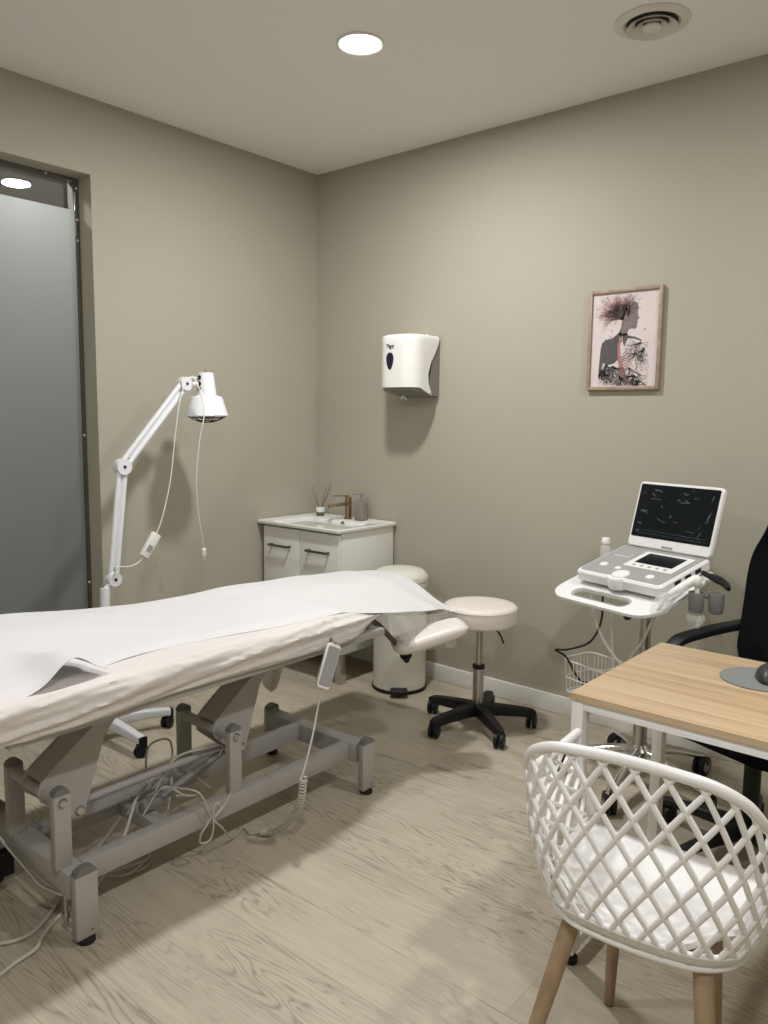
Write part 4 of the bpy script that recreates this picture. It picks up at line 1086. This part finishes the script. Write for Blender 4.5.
    b = B(); b.box(T(.225, .155, .778), (.06, .020, .008), rot, .002); b.box(T(.285, .155, .778), (.09, .010, .007), rot, .002); b.build('holder_bar', M['grey_pl'], t)
    # clear grommet tubes hanging under the tray
    b = B(); cord(b, [T(-.11, .02, zt-.016), T(-.10, .03, .64), T(-.055, .05, .54), T(.03, .09, .44), T(.10, .13, .40)], .006, 10); cord(b, [T(-.04, .05, zt-.016), T(-.04, .06, .60), T(-.035, .07, .45)], .004, 8); b.build('clear_hose', M['film2'], t, 60)
    # plastic wrap left over the probe holders
    return T, TT
T, TT = cart()

def scanner():
    w, D, th = .392, .308, .255
    c_, s_ = math.cos(YAW), math.sin(YAW)
    X = Vector((c_, s_, 0)); Yh = Vector((-s_, c_, 0)); Z = Vector((0, 0, 1))
    Y = Yh*math.cos(th)+Z*math.sin(th); N = X.cross(Y).normalized(); o = Vector((2.120, -.565, .808))
    t = thing('ultrasound_scanner', 'white portable ultrasound scanner, lid open, on the cart', 'ultrasound scanner', o)
    mt = Matrix((X, Y, N)).transposed().to_4x4(); mt.translation = o
    def slab(w, d, z0, z1, r, cx=0, cy=0, bev=.004):
        return [[Vector((cx+x, cy+y, z)) for x, y in rrect(w-2*i, d-2*i, max(r-i, .001), 6)] for z, i in ((z0, bev), (z0+bev, 0), (z1-bev, 0), (z1, bev))]
    b = B(mt); b.rings(slab(w, D, -.044, -.001, .025, 0, D/2, .007)); body = b.build('body', M['white_dev'], t)
    b = B(mt); b.rings(slab(w-.026, D-.028, -.003, .0015, .016, 0, D/2+.002, .001)); b.build('control_panel', M['panel_grey'], t)
    # carry grip bump at the front
    b = B(mt); b.lathe([(0, -.0455), (.040, -.0455), (.047, -.040), (.048, -.008), (.044, .0005), (0, .0012)], (.0, .030, 0), 40); b.build('grip', M['white_dev'], t)
    # round wheels and buttons
    for x, y, r in ((-.120, .085, .017), (.115, .055, .017), (-.045, .075, .013)):
        b = B(mt); b.lathe([(0, .0015), (r, .0015), (r, .005), (r*.85, .007), (r*.5, .006), (0, .0055)], (x, y, 0), 24); b.build('dial', M['white_dev'], t)
    b = B(mt); b.lathe([(0, .0015), (.034, .0015), (.032, .005), (.020, .006), (0, .006)], (0, .036, 0), 28); b.build('trackpad', M['white_dev'], t)
    b = B(mt); b.rings(slab(.075, .028, .0016, .004, .006, -.115, .195, .001)); b.build('key_block', M['white_dev'], t)
    for k in range(6):
        b = B(mt); b.rings(slab(.009, .020, .0042, .0058, .002, -.145+k*.012, .195, .0008)); b.build('key', M['panel_grey'], t)
    b = B(mt); b.rings(slab(.215, .150, .0016, .0045, .006, .055, .185, .001)); b.build('screen_bezel', M['white_dev'], t)
    b = B(mt); b.rings(slab(.165, .095, .0047, .0060, .003, .055, .197, .0005)); b.build('touch_screen', M['black_gloss'], t)
    for k in range(5):
        b = B(mt); b.lathe([(0, .0046), (.007, .0046), (.006, .006), (0, .0062)], (-.012+k*.034, .129, 0), 14); b.build('button', M['panel_grey'], t)
    # side ports
    for y in (.10, .16, .22):
        b = B(mt); b.box((w/2+.0003, y, -.020), (.003, .035, .016), None, .001); b.build('port', M['black'], t)
    b = B(mt); b.box((0, .165, -.051), (.30, .22, .0135), None, .003); b.build('underside', M['black'], t)
    # lid
    st = .264; S = Z*math.cos(st)+Yh*math.sin(st); Nf = X.cross(S).normalized(); h = o+Y*(D-.012)
    ml = Matrix((X, S, Nf)).transposed().to_4x4(); ml.translation = h+N*.004+X*.014
    lw, lh = .374, .262
    def lid(w, hgt, z0, z1, r, cy, bev): return [[Vector((x, cy+y, z)) for x, y in rrect(w-2*i, hgt-2*i, max(r-i, .001), 6)] for z, i in ((z0, bev), (z0+bev, 0), (z1-bev, 0), (z1, bev))]
    b = B(ml); b.rings(lid(lw, .264, -.012, .010, .016, .130, .004)); ld = b.build('lid', M['white_dev'], t)
    # Nf points away or toward viewer: the display sits on the viewer side
    side = 1 if Nf.dot(Vector((3.3, -3.3, 1.4))-h) > 0 else -1
    zf = .0105 if side > 0 else -.0125
    b = B(ml); b.rings(lid(lw-.020, .214, min(zf, zf+side*.0008), max(zf, zf+side*.0008), .006, .018+.127, .0003)); ds = b.build('display', M['black_gloss'], ld)
    # streaks of a protective foil on the display
    rnd = random.Random(5); b = B(ml); zz = zf+side*.0010
    fm = film('foil_streak', .10, (.55, .60, .60), .3)
    for k in range(26):
        x, y = rnd.uniform(-.155, .155), .018+.127+rnd.uniform(-.092, .095)
        L = rnd.uniform(.004, .026); a = rnd.gauss(-.15, .12) if x < .09 else rnd.gauss(1.15, .15)
        pts = [Vector((x+math.cos(a)*L*s, y+math.sin(a)*L*s+.002*math.sin(s*3+k), zz)) for s in (-1, -.4, .2, 1)]
        wv = rnd.uniform(.0008, .0035)
        nn = Vector((-math.sin(a), math.cos(a), 0))*wv
        for p, q in zip(pts, pts[1:]):
            if max(abs(p.x), abs(q.x)) < .165: b.poly([p-nn, q-nn, q+nn, p+nn])
    for yy in (.055, .066):
        b.poly([Vector((-.155, yy, zz)), Vector((.155, yy-.006, zz)), Vector((.155, yy-.004, zz)), Vector((-.155, yy+.0015, zz))])
    b.build('foil_creases', fm, ds, 0)
    b = B(ml); b.cyl((-.12, .006, 0), (.12, .006, 0), .010, None, 16); b.build('hinge', M['white_dev'], t)
    b = B(ml); b.box((0, .010, .0075*side), (.05, .010, .008), None, .002); b.build('latch', M['panel_grey'], ld)
scanner()

def cart_items():
    # small clear bottle behind the scanner, standing on the tray
    p = TT(-.235, .200, -.0465)
    t = thing('clear_bottle', 'small clear bottle with a white cap behind the scanner', 'bottle', p)
    b = B(); b.lathe([(0, 0), (.021, 0), (.023, .003), (.023, .055), (.018, .070), (.011, .075), (.011, .080), (0, .080)], p, 24); b.build('bottle_body', M['clear_bottle'], t)
    b = B(); b.lathe([(0, .081), (.0165, .081), (.0165, .100), (.014, .103), (0, .103)], p, 20); b.build('cap', M['white_pl'], t)
    # transducer resting at the right side of the scanner in its bag
    t = thing('ultrasound_probe', 'white bagged ultrasound probe hung beside the scanner', 'probe', T(.235, .055, .74))
    a, e = T(.232, .040, .800), T(.262, .120, .842)
    ax = (e-a).normalized()
    b = B(); b.tube([a-ax*.02, a, a.lerp(e, .3), a.lerp(e, .8), e, e+ax*.012], [.008, .011, .0135, .0155, .0150, .010], 18); b.build('probe_head', M['white_pl'], t, 60)
    b = B(); cord(b, [a-ax*.018, T(.215, .000, .755), T(.200, -.02, .70), T(.165, -.02, .62), T(.11, -.02, .53), T(.06, .02, .44)], .0052, 10); b.build('probe_cord', M['cable'], t, 60)
    b = B(); R = []
    path = smooth_path([T(.250, .085, .815), T(.228, .020, .785), T(.215, -.005, .745), T(.205, -.010, .715)], 5); rr = [.022, .026, .028, .027]
    for i, q in enumerate(path):
        f = i/(len(path)-1); r = .020+.010*math.sin(f*PI*.8)
        R.append([q+Vector((math.cos(an)*(r+.004*math.sin(5*an+f*9)), math.sin(an)*(r+.004*math.cos(4*an+f*7)), .006*math.sin(3*an+f*8))) for an in [2*PI*j/22 for j in range(22)]])
    b.rings(R, cap=False); b.build('bag', M['film2'], t, 25)
    # second probe in the front cup, wrapped
    p = T(.272, .115, .739)
    t = thing('ultrasound_probe', 'small white probe standing in the front grey cup', 'probe', p)
    b = B(); b.lathe([(0, 0), (.009, 0), (.010, .05), (.008, .075), (.016, .085), (.017, .105), (.012, .112), (0, .113)], p, 20); b.build('probe_head', M['white_pl'], t)
    b = B(); R = []
    for i in range(9):
        f = i/8; z = p.z-.018-.085*f; r = .026+.006*math.sin(f*7)-.006*f
        R.append([Vector((p.x+math.cos(an)*(r+.004*math.sin(5*an+f*9)), p.y+math.sin(an)*(r+.004*math.cos(4*an+f*6)), z)) for an in [2*PI*j/20 for j in range(20)]])
    b.rings(R, cap=False); b.build('bag', M['film2'], t, 25)
    # black cable bundle behind the scanner's right corner
    b = B()
    rnd = random.Random(11)
    for k in range(6):
        o = rnd.uniform(-.008, .008)
        cord(b, [T(.205, .235+o, .842+o*.5), T(.245+o, .250, .836-k*.003), T(.275+o, .250+o, .832-k*.004), T(.305+o*.6, .245-o, .815-k*.003), T(.312, .240, .800+o)], .0065, 8)
    tag(b.build('cable_bundle', M['black']), 'black cable bundle looped behind the scanner', 'cable')
    # black mains lead falling into the basket, and its adapter
    b = B(); cord(b, [T(-.09, .06, .720), T(-.085, .05, .62), T(-.11, .02, .54), T(-.18, -.02, .50), T(-.235, -.03, .485), T(-.225, .02, .45), T(-.20, .06, .37), T(-.16, .08, .335), T(-.10, .09, .335), T(-.07, .14, .36), T(-.13, .19, .37), T(-.19, .15, .35)], .0042, 8)
    tag(b.build('mains_lead', M['black']), 'black mains lead dropping into the wire basket', 'cable')
    p = Lc(.0, .0, .322, (1.998, -.425))
    t = thing('power_adapter', 'black power adapter lying in the wire basket', 'power adapter', p)
    b = B(); b.box(p, (.11, .055, .034), Rz(.4), .006); b.build('casing', M['black'], t)
    b = B(); b.cyl(p+Vector((.05, .022, 0)), p+Vector((.074, .032, .003)), .008, .005, 12); b.build('plug', M['red_cable'], t)
cart_items()
